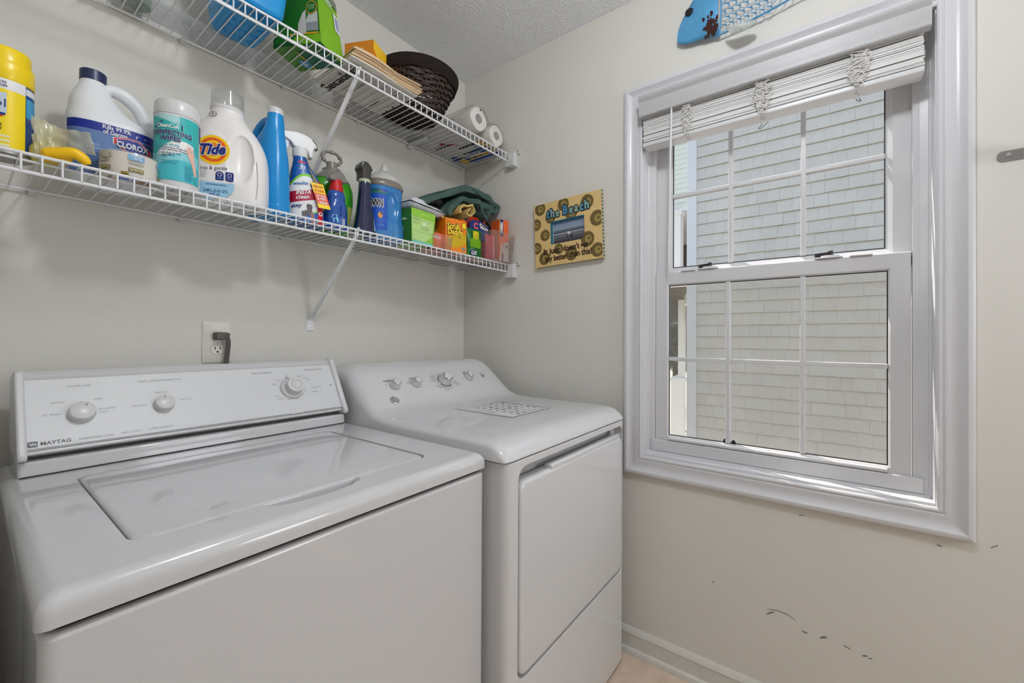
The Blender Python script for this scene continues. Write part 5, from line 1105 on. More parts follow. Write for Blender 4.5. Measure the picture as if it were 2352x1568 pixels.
t = item('bait_box', 'orange and blue bait box sticking up out of the clear bin', 'box', -.052, -.270, radians(-16), ZS1+.004)
mb = MB(); mb.box(-.020, .030, -.034, .034, 0, .186, mat('bait_card', C(232, 104, 44), .4)); mb.build('carton', t, smooth=False, bevel=.001, seg=1)
mb = MB(); F_ = lambda o: (lambda a, b: (a, -.0344-o, b)); mb.flat([(-.020, .110), (.002, .110), (.002, .185), (-.020, .185)], F_(.0002), NAVY); mb.flat([(-.020, .110), (-.0165, .110), (-.0165, .185), (-.020, .185)], F_(.0005), paint(240, 150, 40)); mb.text('TERRO', .017, lambda a, b: F_(.0008)(-.0075+b, .150-a), W_, bold=.06, width=.050); mb.flat([(-.020, .0), (-.006, .0), (.006, .04), (-.002, .09), (-.012, .06)], F_(.0004), paint(214, 196, 190)); mb.flat([(.004, .0), (.030, .0), (.030, .085), (.006, .085)], F_(.0004), paint(206, 200, 196)); mb.text('bait', .012, lambda a, b: F_(.0008)(.016+b, .070-a), paint(150, 120, 120)); mb.flat(ell(.021, .066, .005, .010, 14), F_(.0009), paint(120, 120, 130)); mb.flat([(-.008, .0), (-.001, .0), (.002, .030), (-.004, .045)], F_(.0006), NAVY); mb.build('print', t, smooth=False)
t = item('shelf_liner', 'frosted shelf liner strip lying on the lower wire shelf', 'shelf liner', -.75, -.15, 0, ZS1)

for o in list(COL.objects):
    n = o.name.split('.')[0]
    if o.parent is None and n in ('spray_bottle', 'cleaning_cloth'): o['group'] = {'spray_bottle': 'spray bottles on the lower shelf', 'cleaning_cloth': 'cloths heaped at the right of the lower shelf'}[n]
# ------------------------------------------------------------------ things on the upper shelf
random.seed(23)
bpy.data.objects.remove(bpy.data.objects['shelf_liner'], do_unlink=True)
M_LINER = clear_mat('liner_film', (.93, .94, .95, 1), .12, .25, .30, C(226, 228, 232))
t = thing('shelf_liner', 'frosted plastic liner strip along the back of the upper wire shelf', 'shelf liner', (-.9, -.06, ZS2))
mb = MB()
prof = [(-.018, .0006), (-.085, .0006), (-.098, .003), (-.104, .009), (-.100, .015)]
mb.rings([[(x, y, ZS2+z+.001*sin(x*30)) for y, z in prof+[(y, z+.0008) for y, z in prof[::-1]]] for x in [-1.49+.05*i for i in range(23)]], M_LINER)
mb.build('film', t, world=True, sharp=60)
# embossed diamond lines of the liner
mb = MB(); LN = paint(206, 208, 210)
for i in range(54):
    x = -1.46+i*.02
    for s in (-1, 1): mb.add([(x-.0004, -.020, ZS2+.0001), (x+.0004, -.020, ZS2+.0001), (x+s*.045+.0004, -.085, ZS2+.0001), (x+s*.045-.0004, -.085, ZS2+.0001)], [(0, 1, 2, 3)], LN)
mb.build('emboss', t, world=True, smooth=False)

t = thing('cleaner_bottle', 'pale green bottle base seen through wires at top left', 'bottle', (-1.222, -.055, ZS2+.002))
M_PG = mat('pale_green_bottle', C(120, 160, 130), .2, .5)
L = Loft([(0, 0, 0, .024, .022, 2.4), (.004, 0, 0, .028, .026, 2.4), (.05, 0, 0, .029, .027, 2.4), (.14, 0, 0, .027, .025, 2.2), (.17, 0, 0, .016, .016, 2), (.19, 0, 0, .012, .012, 2)], 3); mb = MB(); L.add(mb, M_PG); mb.build('body', t, sharp=60)
mb = MB(); mb.lathe([(.013, .188), (.013, .21), (.0001, .211)], BLK, 20); mb.build('cap', t)

# blue storage bin
t = thing('storage_bin', 'bright blue plastic storage bin with rounded corners on the upper shelf', 'bin', (-1.030, -.205, ZS2+.001), radians(0))
M_BIN = mat('blue_bin', C(18, 146, 214), .25, .5)
mb = MB()
o = [[(a, b, z) for a, b in rrect(-w2, w2, -d2, d2, r_, 5)] for z, w2, d2, r_ in ((0, .044, .090, .018), (.002, .050, .096, .020), (.012, .056, .102, .022), (.15, .070, .116, .024), (.153, .076, .122, .026), (.160, .077, .123, .026), (.160, .069, .115, .022), (.012, .053, .099, .020), (.006, .048, .094, .018))]
mb.rings(o, M_BIN); mb.build('bin', t, sharp=50)
mb = MB()
for i in range(4):
    for j in range(5): mb.lathe([(.007, -.0001), (.0075, -.0012), (.0060, -.0014), (.0055, -.0001)], M_BIN, 14, (-.03+i*.02, -.07+j*.034, 0), caps=False)
mb.build('base_studs', t)
mb = MB(); mb.rings([[(x, y, z) for x, y in ((-.030+dx, -.104-dz*.25-yy), (.030-dx, -.104-dz*.25-yy))]+[(x, y, z+h) for x, y in ((.030-dx, -.104-dz*.25-yy), (-.030+dx, -.104-dz*.25-yy))] for z, h, dx, dz, yy in ((.05, .04, 0, 0, 0), (.05, .04, .004, 0, .004))], M_BIN); mb.build('grip_panel', t, bevel=.002)

# green sweeper box
t = thing('refill_box', 'tall green floor sweeper refill box with grey pads pictured', 'box', (-.883, -.309, ZS2+.002), radians(25))
M_G1 = mat('lime_card', C(122, 178, 20), .4, .4); M_G2 = mat('deep_green_card', C(40, 116, 34), .4, .4)
BW, BD, BH = .108, .156, .205
v = [(0, 0, 0), (BW, 0, 0), (BW, BD, 0), (0, BD, 0), (-.012, .012, BH), (BW-.012, .024, BH-.02), (BW-.020, BD-.02, BH), (0, BD-.02, BH)]
mb = MB(); mb.add(v, [(0, 1, 5, 4), (1, 2, 6, 5)], M_G1); mb.add(v, [(3, 0, 4, 7), (2, 3, 7, 6), (4, 5, 6, 7), (3, 2, 1, 0)], M_G2); mb.build('carton', t, smooth=False, bevel=.0015, seg=1)
V = [Vector(q) for q in v]
def q4(a, b, c, d, o):
    n = (V[b]-V[a]).cross(V[d]-V[a]).normalized()
    def fn(x, y): 
        p = V[a]*(1-x)*(1-y)+V[b]*x*(1-y)+V[c]*x*y+V[d]*(1-x)*y; return tuple(p+n*o)
    return fn
mb = MB(); fr = lambda o: q4(0, 1, 5, 4, o); fl_ = lambda o: q4(3, 0, 4, 7, o); fb = lambda o: q4(0, 3, 2, 1, o)
def fgrid(fn, x0, x1, y0, y1, m_): mb.grid(fn, [x0, (x0+x1)/2, x1], [y0, (y0+y1)/2, y1], m_)
fgrid(fr(.0006), 0, 1, .86, 1, paint(122, 122, 112)); mb.add([fr(.0006)(0, .62), fr(.0006)(.45, .80), fr(.0006)(1, .86), fr(.0006)(0, .90)], [(0, 1, 2, 3)], paint(46, 128, 40))
mb.text('Swiffer', .085, lambda a, b: fr(.0012)(.40+a*.95, .905+b*.6), W_, bold=.02, width=.50); mb.text('Sweeper', .115, lambda a, b: fr(.0012)(.42+a, .815+b*.6), W_, bold=.03, width=.62)
for i in range(3): mb.add([fr(.0012)(.12, .755-i*.03), fr(.0012)(.80-i*.1, .775-i*.03), fr(.0012)(.80-i*.1, .785-i*.03), fr(.0012)(.12, .765-i*.03)], [(0, 1, 2, 3)], paint(190, 220, 170))
fgrid(fr(.0008), .74, .97, .46, .74, paint(226, 226, 236)); fgrid(fr(.0010), .80, .95, .50, .70, paint(150, 150, 190)); fgrid(fr(.0007), 0, .01, 0, .9, paint(60, 90, 20))
# pictured pads on the left face, amber arcs
fgrid(fl_(.0004), 0, .45, .0, .16, paint(24, 84, 30)); fgrid(fl_(.0006), .45, 1, .0, .115, paint(118, 178, 20))
for (x0, x1) in ((.26, .62), (.72, .98)):
    mb.add([fl_(.001)(x0-.03, .28), fl_(.001)(x1, .275), fl_(.001)(x1, .41), fl_(.001)(x0, .43)], [(0, 1, 2, 3)], paint(202, 202, 198)); mb.add([fl_(.001)(x0, .165), fl_(.001)(x1, .155), fl_(.001)(x1, .275), fl_(.001)(x0-.03, .28)], [(0, 1, 2, 3)], paint(150, 152, 152))
mb.add([fl_(.0015)(.54, .135), fl_(.0015)(.72, .135), fl_(.0015)(.72, .60), fl_(.0015)(.54, .60)], [(0, 1, 2, 3)], paint(214, 208, 200)); mb.add([fl_(.0013)(.36, .135), fl_(.0013)(.98, .115), fl_(.0013)(.98, .135), fl_(.0013)(.36, .16)], [(0, 1, 2, 3)], paint(232, 164, 30))
mb.add([fl_(.002)(.86+.13*cos(a), .47+.09*sin(a)) for a in [2*pi*i/20 for i in range(20)]], [tuple(range(20))], paint(236, 170, 40)); mb.add([fl_(.0024)(.86+.115*cos(a), .47+.078*sin(a)) for a in [2*pi*i/20 for i in range(20)]], [tuple(range(20))], paint(28, 104, 40))
mb.text('TEXTURED', .045, lambda a, b: fl_(.003)(.86+a, .49+b), paint(190, 220, 150), width=.17); mb.text('CLOTHS', .045, lambda a, b: fl_(.003)(.86+a, .455+b), paint(190, 220, 150), width=.15)
# underside: teal panel with print
mb.add([fb(.0006)(.10, .35), fb(.0006)(.62, .25), fb(.0006)(.62, 1.0), fb(.0006)(.10, 1.0)], [(0, 1, 2, 3)], paint(14, 104, 76)); mb.add([fb(.0005)(.62, 0), fb(.0005)(1, 0), fb(.0005)(1, 1), fb(.0005)(.62, 1)], [(0, 1, 2, 3)], paint(70, 136, 44)); mb.add([fb(.001)(.62, .25), fb(.001)(.65, .25), fb(.001)(.65, 1), fb(.001)(.62, 1)], [(0, 1, 2, 3)], paint(220, 160, 40))
for i in range(7): mb.add([fb(.0012)(.16, .42+i*.07), fb(.0012)(.40-(i % 3)*.04, .42+i*.07), fb(.0012)(.40-(i % 3)*.04, .435+i*.07), fb(.0012)(.16, .435+i*.07)], [(0, 1, 2, 3)], paint(120, 200, 170))
mb.add([fb(.0014)(.72+.10*cos(a), .72+.17*sin(a)) for a in [2*pi*i/20 for i in range(20)]], [tuple(range(20))], paint(60, 150, 200)); mb.text('swiffer', .10, lambda a, b: fb(.002)(.72-b, .72+a), W_, bold=.02, width=.26); mb.build('print', t, smooth=False)

# stack of appliance papers
t = thing('paper_stack', 'fanned stack of tan envelopes and papers with large printed word underneath', 'papers', (-.672, -.205, ZS2+.0015))
M_PAP = mat('white_paper', C(216, 212, 204), .8, .2); M_ENV = mat('tan_envelope', C(214, 188, 152), .8, .2)
for i in range(8):
    mb = MB(); w0, w1 = -.128+.003*i, .138-.004*abs(i-4); d0 = -.118+random.uniform(-.004, .004)-(.006 if i > 4 else 0); d1 = .100
    n = 14; us = [w0+(w1-w0)*k/n for k in range(n+1)]; hz = .0036*i+.0004
    bow = lambda x: .016*max(0, 1-((x+.055)/.09)**2)*(.25+.1*i)+max(0, x-.02)*.045*(i/8)
    R_ = []
    for x in us: R_.append([(x, d0, hz+bow(x)), (x, d1, hz+bow(x)*.4), (x, d1, hz+.0030+bow(x)*.4), (x, d0, hz+.0030+bow(x))])
    mb.rings(R_, M_PAP if i == 0 else M_ENV); o = mb.build('paper', t, sharp=40); o.rotation_euler = (0, 0, random.uniform(-.03, .03)+(-.05 if i > 5 else 0))
mb = MB(); F_ = lambda a, b: (a, b, .0001)
def under(s, x, y, sz, m_, **k): mb.text(s, sz, lambda a, b: (x-b, y-a, -.0003), m_, **k)
under('Secadora', -.088, .010, .052, paint(28, 28, 30), bold=.02, width=.200)
for i in range(6): 
    mb.add([(-.050+i*.006, .07, -.0003), (-.048+i*.006, .07, -.0003), (-.048+i*.006, .03, -.0003), (-.050+i*.006, .03, -.0003)], [(0, 1, 2, 3)], paint(170, 168, 164))
    mb.add([(-.050+i*.006, .02, -.0003), (-.048+i*.006, .02, -.0003), (-.048+i*.006, -.02, -.0003), (-.050+i*.006, -.02, -.0003)], [(0, 1, 2, 3)], paint(170, 168, 164))
for x0, y0_ in ((.02, -.03), (.02, -.07), (.06, -.05)): mb.tube([(x0, y0_, -.0003), (x0+.018, y0_, -.0003), (x0+.018, y0_-.022, -.0003), (x0, y0_-.022, -.0003)], .0006, paint(100, 100, 100), 4, closed=True)
under('www.service', .062, .055, .012, paint(50, 50, 50), bold=.03, width=.06); mb.build('lettering', t, smooth=False)

# orange duster box
t = thing('duster_box', 'yellow and orange duster refill box behind the paper stack', 'box', (-.668, -.238, ZS2+.0335), radians(24.5))
M_O1 = mat('orange_card_face', C(224, 138, 22), .4, .4); M_O2 = mat('yellow_card_face', C(244, 196, 34), .4, .4)
w_, d_, h_ = .150, .110, .1305
mb = MB(); vv = [(0, 0, 0), (w_, 0, 0), (w_, d_, 0), (0, d_, 0), (0, 0, h_), (w_, 0, h_), (w_, d_, h_), (0, d_, h_)]
mb.add(vv, [(0, 1, 5, 4), (4, 5, 6, 7)], M_O2); mb.add(vv, [(3, 0, 4, 7), (1, 2, 6, 5), (2, 3, 7, 6), (3, 2, 1, 0)], M_O1); mb.build('carton', t, smooth=False, bevel=.0012, seg=1)
mb = MB(); mb.flat([(0, 0), (.105, 0), (.055, .052), (.0, .100)], lambda a, b: (a, -.0006, b), paint(226, 122, 20)); mb.text('x10', .022, lambda a, b: (.108+a, -.001, .033+b), W_, bold=.03, width=.028)
for i in range(3): mb.flat([(.058+i*.01, .088-i*.012), (.10, .060-i*.005), (.10, .062-i*.005), (.058+i*.01, .090-i*.012)], lambda a, b: (a, -.001, b), paint(226, 150, 30))
L_ = lambda o: (lambda a, b: (-o, d_-a, b))
mb.text('Swiffer', .030, lambda a, b: L_(.0012)(.064-b*.9, .078+a), W_, bold=.06, width=.062); mb.text('Swiffer', .030, lambda a, b: L_(.0016)(.064-b*.9, .078+a), paint(40, 60, 110), bold=.0, width=.056)
mb.flat(ell(.018, .066, .016, .024, 20), L_(.0006), paint(232, 222, 200)); mb.flat(ell(.020, .060, .008, .015, 14), L_(.001), paint(196, 176, 140))
for i in range(4): mb.flat([(.040+i*.004, .05), (.0412+i*.004, .05), (.0412+i*.004, .11), (.040+i*.004, .11)], L_(.0008), paint(190, 100, 20))
mb.build('print', t, smooth=False)

# wicker basket
t = thing('wicker_basket', 'dark brown wicker basket with black cloth liner folded over its rim', 'basket', (-.475, -.188, ZS2+.002))
M_WIC = mat('wicker', C(44, 34, 30), .35, .5, noise=(60, .7, C(74, 50, 38))); M_LIN = mat('basket_liner', C(40, 33, 32), .9, .1, bump=(200, .4, .002)); M_STK = mat('wicker_stake', C(60, 48, 42), .4)
BHt = .166; NS = 26
def bas(z, a, o=0.0):
    q = z/BHt; rx = .098+.052*q**.8+o; ry = .104+.044*q**.8+o; return (.036*q+rx*cos(a), ry*sin(a), z)
rows = 13
for i in range(rows):
    z = .008+i*(BHt-.040)/(rows-1); P = []
    n = NS*4
    for k in range(n):
        a = 2*pi*k/n; wv = .0036*cos(NS/2*a+pi*(i % 2)); P.append(Vector(bas(z+.0012*sin(a*7+i), a, wv)))
    mb = MB()
    for dz in (-.0034, .0, .0034): mb.tube([p+Vector((0, 0, dz)) for p in P], .0021, M_WIC, 5, closed=True)
    mb.build('wicker_strand', t, sharp=80)
for k in range(NS):
    a = 2*pi*k/NS; mb = MB(); mb.tube([bas(z, a) for z in (.0, .04, .08, .12, .145)], .0024, M_STK, 5); mb.build('wicker_stake', t, sharp=80)
mb = MB(); mb.rings([[bas(z, 2*pi*k/40, o)[:2]+(z,) for k in range(40)] for z, o in ((.120, .0085), (.123, .0100), (.155, .0080), (.165, .0050), (.168, -.002), (.160, -.008), (.05, -.012))], M_LIN, caps=False); mb.build('liner', t, sharp=70)
mb = MB(); mb.rings([[bas(z, 2*pi*k/32, -.004)[:2]+(z,) for k in range(32)] for z in (.004, .012)], M_WIC)
for i in range(9):
    y = -.085+i*.021; x = .1*sqrt(max(0, 1-(y/.104)**2))*.95; mb.tube([(-x+2*x*k/14, y, .0015+.002*cos(k*pi+i*pi)) for k in range(15)], .0032, M_WIC, 5)
mb.build('woven_base', t, sharp=80)

# paper roll pack
t = thing('paper_roll_pack', 'pack of white paper rolls in clear printed wrap at the corner of the upper shelf', 'paper rolls', (-.175, -.155, ZS2+.001))
M_ROLL = mat('paper_roll', C(226, 221, 214), .9, .1, bump=(150, .3, .002)); M_PWRAP = clear_mat('pack_wrap', (.97, .97, .97, 1), .1, .25, .10, C(230, 226, 222)); M_CORE = mat('roll_core', C(150, 146, 146), .8)
for (x, z, r) in ((-.012, .093, .050), (.104, .066, .046)):
    mb = MB(); sq = lambda k: [(x+k*r*cos(a)*(1+.045*cos(4*a)), z+k*r*sin(a)*(1+.045*cos(4*a))) for a in [2*pi*i/40 for i in range(40)]]
    mb.rings([[(a, y, b) for a, b in sq(k)] for y, k in ((.135, .38), (.135, 1.0), (-.108, 1.0), (-.114, .96), (-.115, .40), (-.02, .38))], M_ROLL, caps=False); o = mb.build('paper_roll', t, sharp=40)
    mb = MB(); mb.rings([[(x+(a-x), y, b) for a, b in sq(k)] for y, k in ((-.1145, .405), (-.1155, .385), (-.06, .37), (.05, .37))], M_CORE); mb.build('core', o, sharp=40)
mb = MB(); mb.flat([(-.006, .130), (.001, .131), (.003, .142), (-.001, .142)], lambda a, b: (a, -.1157, b), BLK); mb.build('tear_mark', t, smooth=False)
mb = MB(); PR = [(-.165, .001), (-.160, .03), (-.075, .10), (-.055, .135), (-.015, .148), (.030, .140), (.048, .110), (.060, .105), (.110, .117), (.148, .100), (.158, .06), (.160, .001)]
mb.rings([[(.0+a*k, y, max(.0012, b*k2)) for a, b in PR] for y, k, k2 in ((.145, .95, .9), (.12, 1, 1), (-.118, 1, 1), (-.124, .9, .9))], M_PWRAP, closed=False, caps=False); mb.build('wrap', t, sharp=60)
mb = MB(); mb.rings([[(a, b, z) for a, b in rrect(-.180, .158, -.125, .145, .02, 4)] for z in (.0008, .0016)], mat('pack_film', C(206, 204, 204), .35)); mb.build('printed_film', t, sharp=40)
mb = MB(); U_ = lambda a, b: (a, b, .0004)
UB, UY, UR, UK = paint(24, 82, 160), paint(226, 176, 40), paint(170, 30, 36), paint(36, 40, 56)
mb.flat([(.020, -.10), (.14, -.115), (.145, .05), (.10, .11), (.06, .02)], U_, UB); mb.flat([(-.02, -.12), (.05, -.125), (.05, -.09), (-.02, -.085)], U_, UY); mb.flat([(-.02, -.085), (.03, -.075), (.03, -.06), (-.02, -.07)], U_, UB)
mb.flat([(.075, -.12), (.098, -.12), (.115, .05), (.098, .05)], lambda a, b: (a, b, .0001), UY); mb.flat(ell(.105, .085, .03, .022, 16), lambda a, b: (a, b, .0001), UY); mb.flat(ell(.075, .098, .035, .026, 16), lambda a, b: (a, b, .0002), UB); mb.flat([(-.095, .03), (-.075, .03), (-.03, -.02), (-.03, .0), (-.07, .05), (-.095, .055)], U_, UR)
def und(s, x, y, sz, m_, **k): mb.text(s, sz, lambda a, b: (x-b, y-a, -.0001), m_, **k)
for i, s in enumerate(('PAPER', 'TOWELS', '12 ROLLS', 'STRONG', '2 PLY')): und(s, -.005+i*.028, -.04+.012*i, .030, UK if i % 2 == 0 else W_, bold=.05, width=.10)
und('1000', -.06, .06, .03, UK, bold=.04, width=.08); und('SOFT', .07, .08, .026, UK, bold=.05); mb.build('print', t, smooth=False)

# crumpled clear bag by the basket
t = thing('plastic_bag', 'crumpled clear plastic bag between the wicker basket and the paper rolls', 'bag', (-.315, -.060, ZS2+.002))
M_BAG2 = clear_mat('thin_bag', (.95, .95, .96, 1), .1, .3, .3, C(226, 226, 228)); old = M_BAG; M_BAG = M_BAG2
for a in ((-.02, 0, .010, (.085, .01, .0), (-.01, .075, .006), 12, 9, .008), (-.03, .01, .020, (.06, -.03, .02), (.02, .06, .02), 9, 7, .008)):
    crumple(*a).build('bag_fold', t, sharp=15)
M_BAG = old
for zz, nm in ((ZS2, 'support_clip'),):
    b = MB(); b.box(-.352, -.330, -.118, -.006, zz-.010, zz-.0045, M_PLAST); b.box(-.350, -.332, -.016, -.001, zz-.024, zz-.004, M_PLAST); b.build(nm, sh2, world=True, bevel=.0015, smooth=False)

# ------------------------------------------------------------------ beach picture frame
t = thing('picture_frame', 'small painted beach photo frame with spiral shells and hand lettering', 'picture frame', (-.003, -.6085, 1.608)); t.rotation_euler = (radians(-2.0), 0, 0)
M_PF = mat('frame_cream', C(222, 190, 128), .5, .3); TL = paint(30, 112, 132)
FW, FH = .160, .1345; wx0, wx1, wy0, wy1 = -.078, .083, -.046, .050
def pf(a, b, o=0.0): return (-.018-o, -a, b)
mb = MB()
for (a, b, c_, d) in ((-FW, FW, wy1, FH), (-FW, FW, -FH, wy0), (-FW, wx0, wy0, wy1), (wx1, FW, wy0, wy1)): mb.box(-.018, -.0005, -b, -a, c_, d, M_PF)
mb.build('frame', t, smooth=False)
mb = MB(); mb.box(-.004, -.001, -wx1, -wx0, wy0, wy1, W_); pp = mb.build('photo', t, smooth=False)
mb = MB(); P_ = lambda o: (lambda a, b: (-.0042-o, -a, b)); bands = [(wy0, -.032, (70, 66, 74)), (-.032, -.020, (86, 84, 92)), (-.020, -.006, (112, 112, 122)), (-.006, -.001, (170, 172, 182)), (-.001, .004, (64, 72, 84)), (.004, .012, (98, 112, 132)), (.012, .024, (148, 158, 174)), (.024, .036, (138, 156, 182)), (.036, wy1, (112, 138, 170))]
x0 = wx0+.006
for a, b, c_ in bands: mb.flat([(x0, a), (wx1, a), (wx1, b), (x0, b)], P_(0), paint(*c_))
mb.flat([(-.01, -.012), (.012, -.010), (.006, .0), (-.004, .0)], P_(.0003), paint(214, 216, 220)); mb.flat([(-.008, -.026), (-.004, -.026), (-.004, -.004), (-.008, -.004)], P_(.0006), paint(36, 36, 44)); mb.flat([(.009, -.026), (.020, -.026), (.021, -.013), (.017, -.016), (.009, -.017)], P_(.0006), paint(36, 36, 44)); mb.build('photo_print', pp, smooth=False)
mb = MB()
for (a, b, c_, d) in ((wx0, wx1, wy1-.003, wy1), (wx0, wx0+.004, wy0, wy1)): mb.box(-.0178, -.004, -b, -a, c_, d, TL)
for i in range(19):
    z = -FH+.0045+i*.0142; mb.add([(-.0165, -FW-.0004, z), (-.002, -FW-.0004, z+.003), (-.002, -FW-.0004, z+.0105), (-.0165, -FW-.0004, z+.0075)], [(0, 1, 2, 3)], TL)
    x = -FW+.008+i*.0165; mb.add([(-.0165, -x, -FH-.0004), (-.002, -x-.003, -FH-.0004), (-.002, -x-.0105, -FH-.0004), (-.0165, -x-.0075, -FH-.0004)], [(0, 1, 2, 3)], TL)
mb.build('edge_stripes', t, smooth=False)
mb = MB(); OL = paint(112, 92, 50); OL2 = paint(160, 140, 78)
def clip(P): return [(max(-FW+.001, min(FW-.001, a)), max(-FH+.001, min(FH-.001, b))) for a, b in P]
for (a, b, r_) in ((-.128, .114, .027), (-.076, .070, .026), (-.012, .112, .027), (.024, .068, .028), (.098, .098, .029), (-.150, .050, .025), (.140, .025, .031), (-.106, -.002, .024), (-.150, -.052, .025), (-.112, -.100, .027), (.096, -.050, .030), (.020, -.098, .028), (.138, -.100, .028), (-.040, -.070, .022)):
    inwin = lambda P: [(q if not (wx0 < q[0] < wx1 and wy0 < q[1] < wy1) else (wx0 if q[0]-wx0 < wx1-q[0] and abs(q[0]-wx0) < min(abs(q[1]-wy0), abs(q[1]-wy1)) else (wx1 if wx1-q[0] < min(abs(q[1]-wy0), abs(q[1]-wy1)) else q[0]), q[1] if min(abs(q[0]-wx0), abs(q[0]-wx1)) < min(abs(q[1]-wy0), abs(q[1]-wy1)) else (wy0 if q[1]-wy0 < wy1-q[1] else wy1))) for q in P]
    mb.flat(inwin(clip(ell(a, b, r_, r_*1.02, 26))), lambda u, v: pf(u, v, .0003), OL)
    ia, ib = a+r_*.12, b-r_*.02
    if not (wx0-.012 < ia < wx1+.012 and wy0-.012 < ib < wy1+.012):
        mb.flat(clip(ell(ia, ib, r_*.50, r_*.52, 22)), lambda u, v: pf(u, v, .0006), OL2); mb.flat(clip(ell(a+r_*.22, b+r_*.05, r_*.22, r_*.2, 14)), lambda u, v: pf(u, v, .0009), OL)
mb.build('spiral_shells', t, smooth=False)
mb = MB(); xs_ = -.098
for ch, wd, dz, col in (('t', .020, 0, (92, 160, 196)), ('h', .026, .0, (150, 186, 186)), ('e', .024, -.002, (146, 178, 160)), (' ', .010, 0, None), ('B', .030, .001, (84, 150, 190)), ('e', .025, -.001, (140, 182, 186)), ('a', .025, .001, (150, 180, 160)), ('c', .022, .001, (110, 170, 190)), ('h', .026, .003, (146, 186, 176))):
    if col:
        zc = .086+dz+.000*xs_; sz = .050
        for o, bo, c_, ww in ((.0012, .12, (18, 52, 66), wd*1.02), (.0018, .02, col, wd*.72)): mb.text(ch, sz, lambda a, b: pf(xs_+wd/2+a, zc+b, o), paint(*c_), bold=bo, width=ww)
    xs_ += wd
mb.build('title_lettering', t, smooth=False); mb = MB()
BR = paint(44, 20, 10)
for s, x, z, wd in (('It just', -.074, -.072, .080), ("doesn't get", .040, -.070, .114), ('any better', -.054, -.103, .106), ('than this!', .062, -.099, .102)): mb.text(s, .034, lambda a, b: pf(x+a, z+b, .0013), BR, bold=.03, width=wd)
mb.build('caption_lettering', t, smooth=False)

# ------------------------------------------------------------------ metal fish
t = thing('metal_fish', 'blue rusted metal fish wall hanging with cut-out scales above the window', 'wall hanging', (-.03, -1.33, 2.27))
M_FB = mat('fish_blue', C(92, 164, 208), .4, .4, .2, noise=(22, .5, C(70, 142, 194)), bump=(50, .4, .003)); M_RUST = mat('fish_rust', C(52, 34, 32), .8, .2, noise=(60, .6, C(84, 44, 34))); M_FINW = mat('fish_worn_fin', C(190, 196, 190), .6, .3, noise=(26, 1.0, C(96, 88, 74)))
bulge = lambda y, z: -.012-.026*max(0, 1-((z-2.272)/.115)**2)*max(.1, min(1, (-1.03-y)/.12))
def fx(y, z, o=0.0): return (bulge(y, z)-.004-o, y, z)
top_ = spline([(-1.054, 2.200), (-1.057, 2.232), (-1.070, 2.262), (-1.092, 2.292), (-1.125, 2.330), (-1.160, 2.358), (-1.194, 2.374)], 4); bot_ = spline([(-1.054, 2.200), (-1.060, 2.196), (-1.072, 2.187), (-1.100, 2.180), (-1.135, 2.176), (-1.160, 2.171), (-1.190, 2.167)], 4)
mb = MB(); n = len(top_); rows_ = []
for (ya, za), (yb, zb) in zip(top_, bot_): rows_.append([fx(ya+(yb-ya)*k/8, za+(zb-za)*k/8) for k in range(9)])
g = (-1.188, 2.27)
mb.add([p for r_ in rows_ for p in r_], [(i*9+k, i*9+k+1, (i+1)*9+k+1, (i+1)*9+k) for i in range(n-1) for k in range(8)], M_FB)
hd = mb.build('head', t, world=True, sharp=60); so = hd.modifiers.new('solid', 'SOLIDIFY'); so.thickness = .0018
mb = MB(); mb.tube([fx(-1.192-.010*sin(pi*i/10), 2.168+.205*i/10, .001) for i in range(11)], .0026, M_FB, 6); mb.build('gill_edge', t, world=True)
mb = MB(); ey = fx(-1.098, 2.279, .002); mb.lathe([(.0001, -.002), (.0125, -.002), (.0135, .002), (.0110, .0045), (.0085, .003), (.0001, .0055)], paint(24, 24, 28), 20, ey, (-1, 0, .12)); mb.build('eye', t, world=True, sharp=50)
mb = MB(); random.seed(4)
for i in range(80):
    y = random.gauss(-1.168, .011); z = random.gauss(2.198, .017)
    if z < 2.176 or y < -1.190: continue
    r_ = random.uniform(.002, .006); P = [(y+r_*random.uniform(.6, 1.2)*cos(a), z+r_*1.5*random.uniform(.6, 1.2)*sin(a)) for a in [2*pi*k/8 for k in range(8)]]
    mb.add([fx(*q, .0008) for q in P], [tuple(range(8))], M_RUST)
mb.build('rust_patches', t, world=True, smooth=False)
def body_lim(y):
    s = (-1.19-y)/.42; s = max(0, min(1, s)); zt = 2.372+.012*sin(pi*s)-.075*s*s; zb = 2.168+.012*s+.062*s*s; return zb, zt
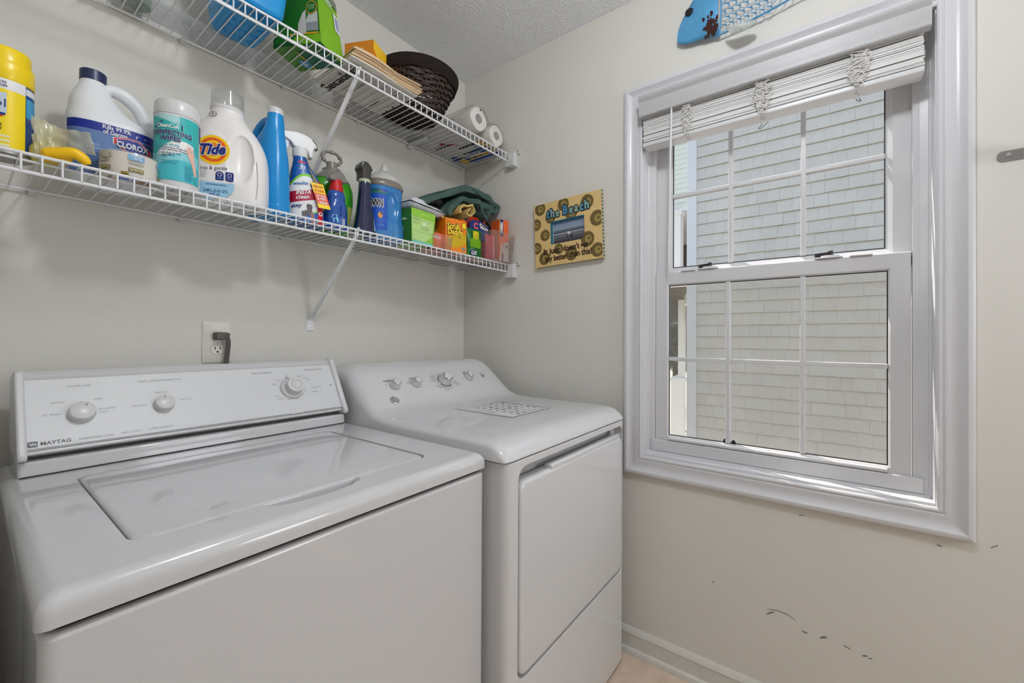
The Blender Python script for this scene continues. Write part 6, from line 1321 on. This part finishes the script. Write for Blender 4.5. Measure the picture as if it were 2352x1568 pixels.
# scales: each a bent half-ring, all sharing one mesh
sm = MB(); P = [(0.0, -.0105*cos(a)*1.0, .0) for a in [0]]
ring_ = [(.0135*sin(a), .0100*cos(a)) for a in [pi*i/10 for i in range(11)]]
vs = []
for a, b in ring_:
    k = .0022; nx, nz = (a/.0135, b/.0100); vs += [(-.002*abs(nx), -a-nx*k, b+nz*k), (.0, -a+nx*k*.2, b-nz*k*.2), (.0015, -a+nx*k*.2, b-nz*k*.2), (-.0005, -a-nx*k, b+nz*k)]
sm.rings([vs[4*i:4*i+4] for i in range(11)], M_FB); sme = sm.mesh('scale', sharp=50)
r_i = 0; z = 2.183
for j in range(11):
    y = -1.200-(.0108 if j % 2 else 0)
    while y > -1.60:
        zb, zt = body_lim(y)
        if zb+.004 < z < zt-.004:
            o = bpy.data.objects.new('scale', sme); COL.objects.link(o); o.parent = t; p = Vector(fx(y, z)); o.location = p-Vector((-.03, -1.33, 2.27))
        y -= .0216
    z += .0186
mb = MB()
for side in (0, 1):
    Pq = []
    for i in range(25):
        y = -1.185-.42*i/24; Pq.append(fx(y, body_lim(y)[side], .0))
    mb.tube(Pq, .0042, M_FB, 6, flat=.6)
mb.build('body_rim', t, world=True)
mb = MB(); P = spline([(-1.214, 2.166), (-1.240, 2.160), (-1.275, 2.158), (-1.300, 2.150), (-1.303, 2.137), (-1.285, 2.128), (-1.262, 2.126), (-1.245, 2.128), (-1.225, 2.146)], 3)
mb.add([(-.046-.012*abs(b-2.166)/.04, a, b) for a, b in P]+[(-.0475-.012*abs(b-2.166)/.04, a, b) for a, b in P], [tuple(range(len(P))), tuple(range(2*len(P)-1, len(P)-1, -1))]+[(k, (k+1) % len(P), len(P)+(k+1) % len(P), len(P)+k) for k in range(len(P))], M_FINW); mb.build('fin', t, world=True, sharp=50)
mb = MB(); TLp = [(-1.60, 2.262), (-1.66, 2.205), (-1.70, 2.19), (-1.685, 2.27), (-1.70, 2.35), (-1.66, 2.335), (-1.60, 2.29)]
mb.prism(TLp, lambda a, b, q: (q, a, b), -.018, -.0165, M_FB); mb.build('tail', t, world=True, smooth=False)
mb = MB(); mb.lathe([(.003, -.002), (.003, .014)], M_STEEL, 8, (-.0, -1.40, 2.34), (-1, 0, 0)); mb.build('hanger', t, world=True)
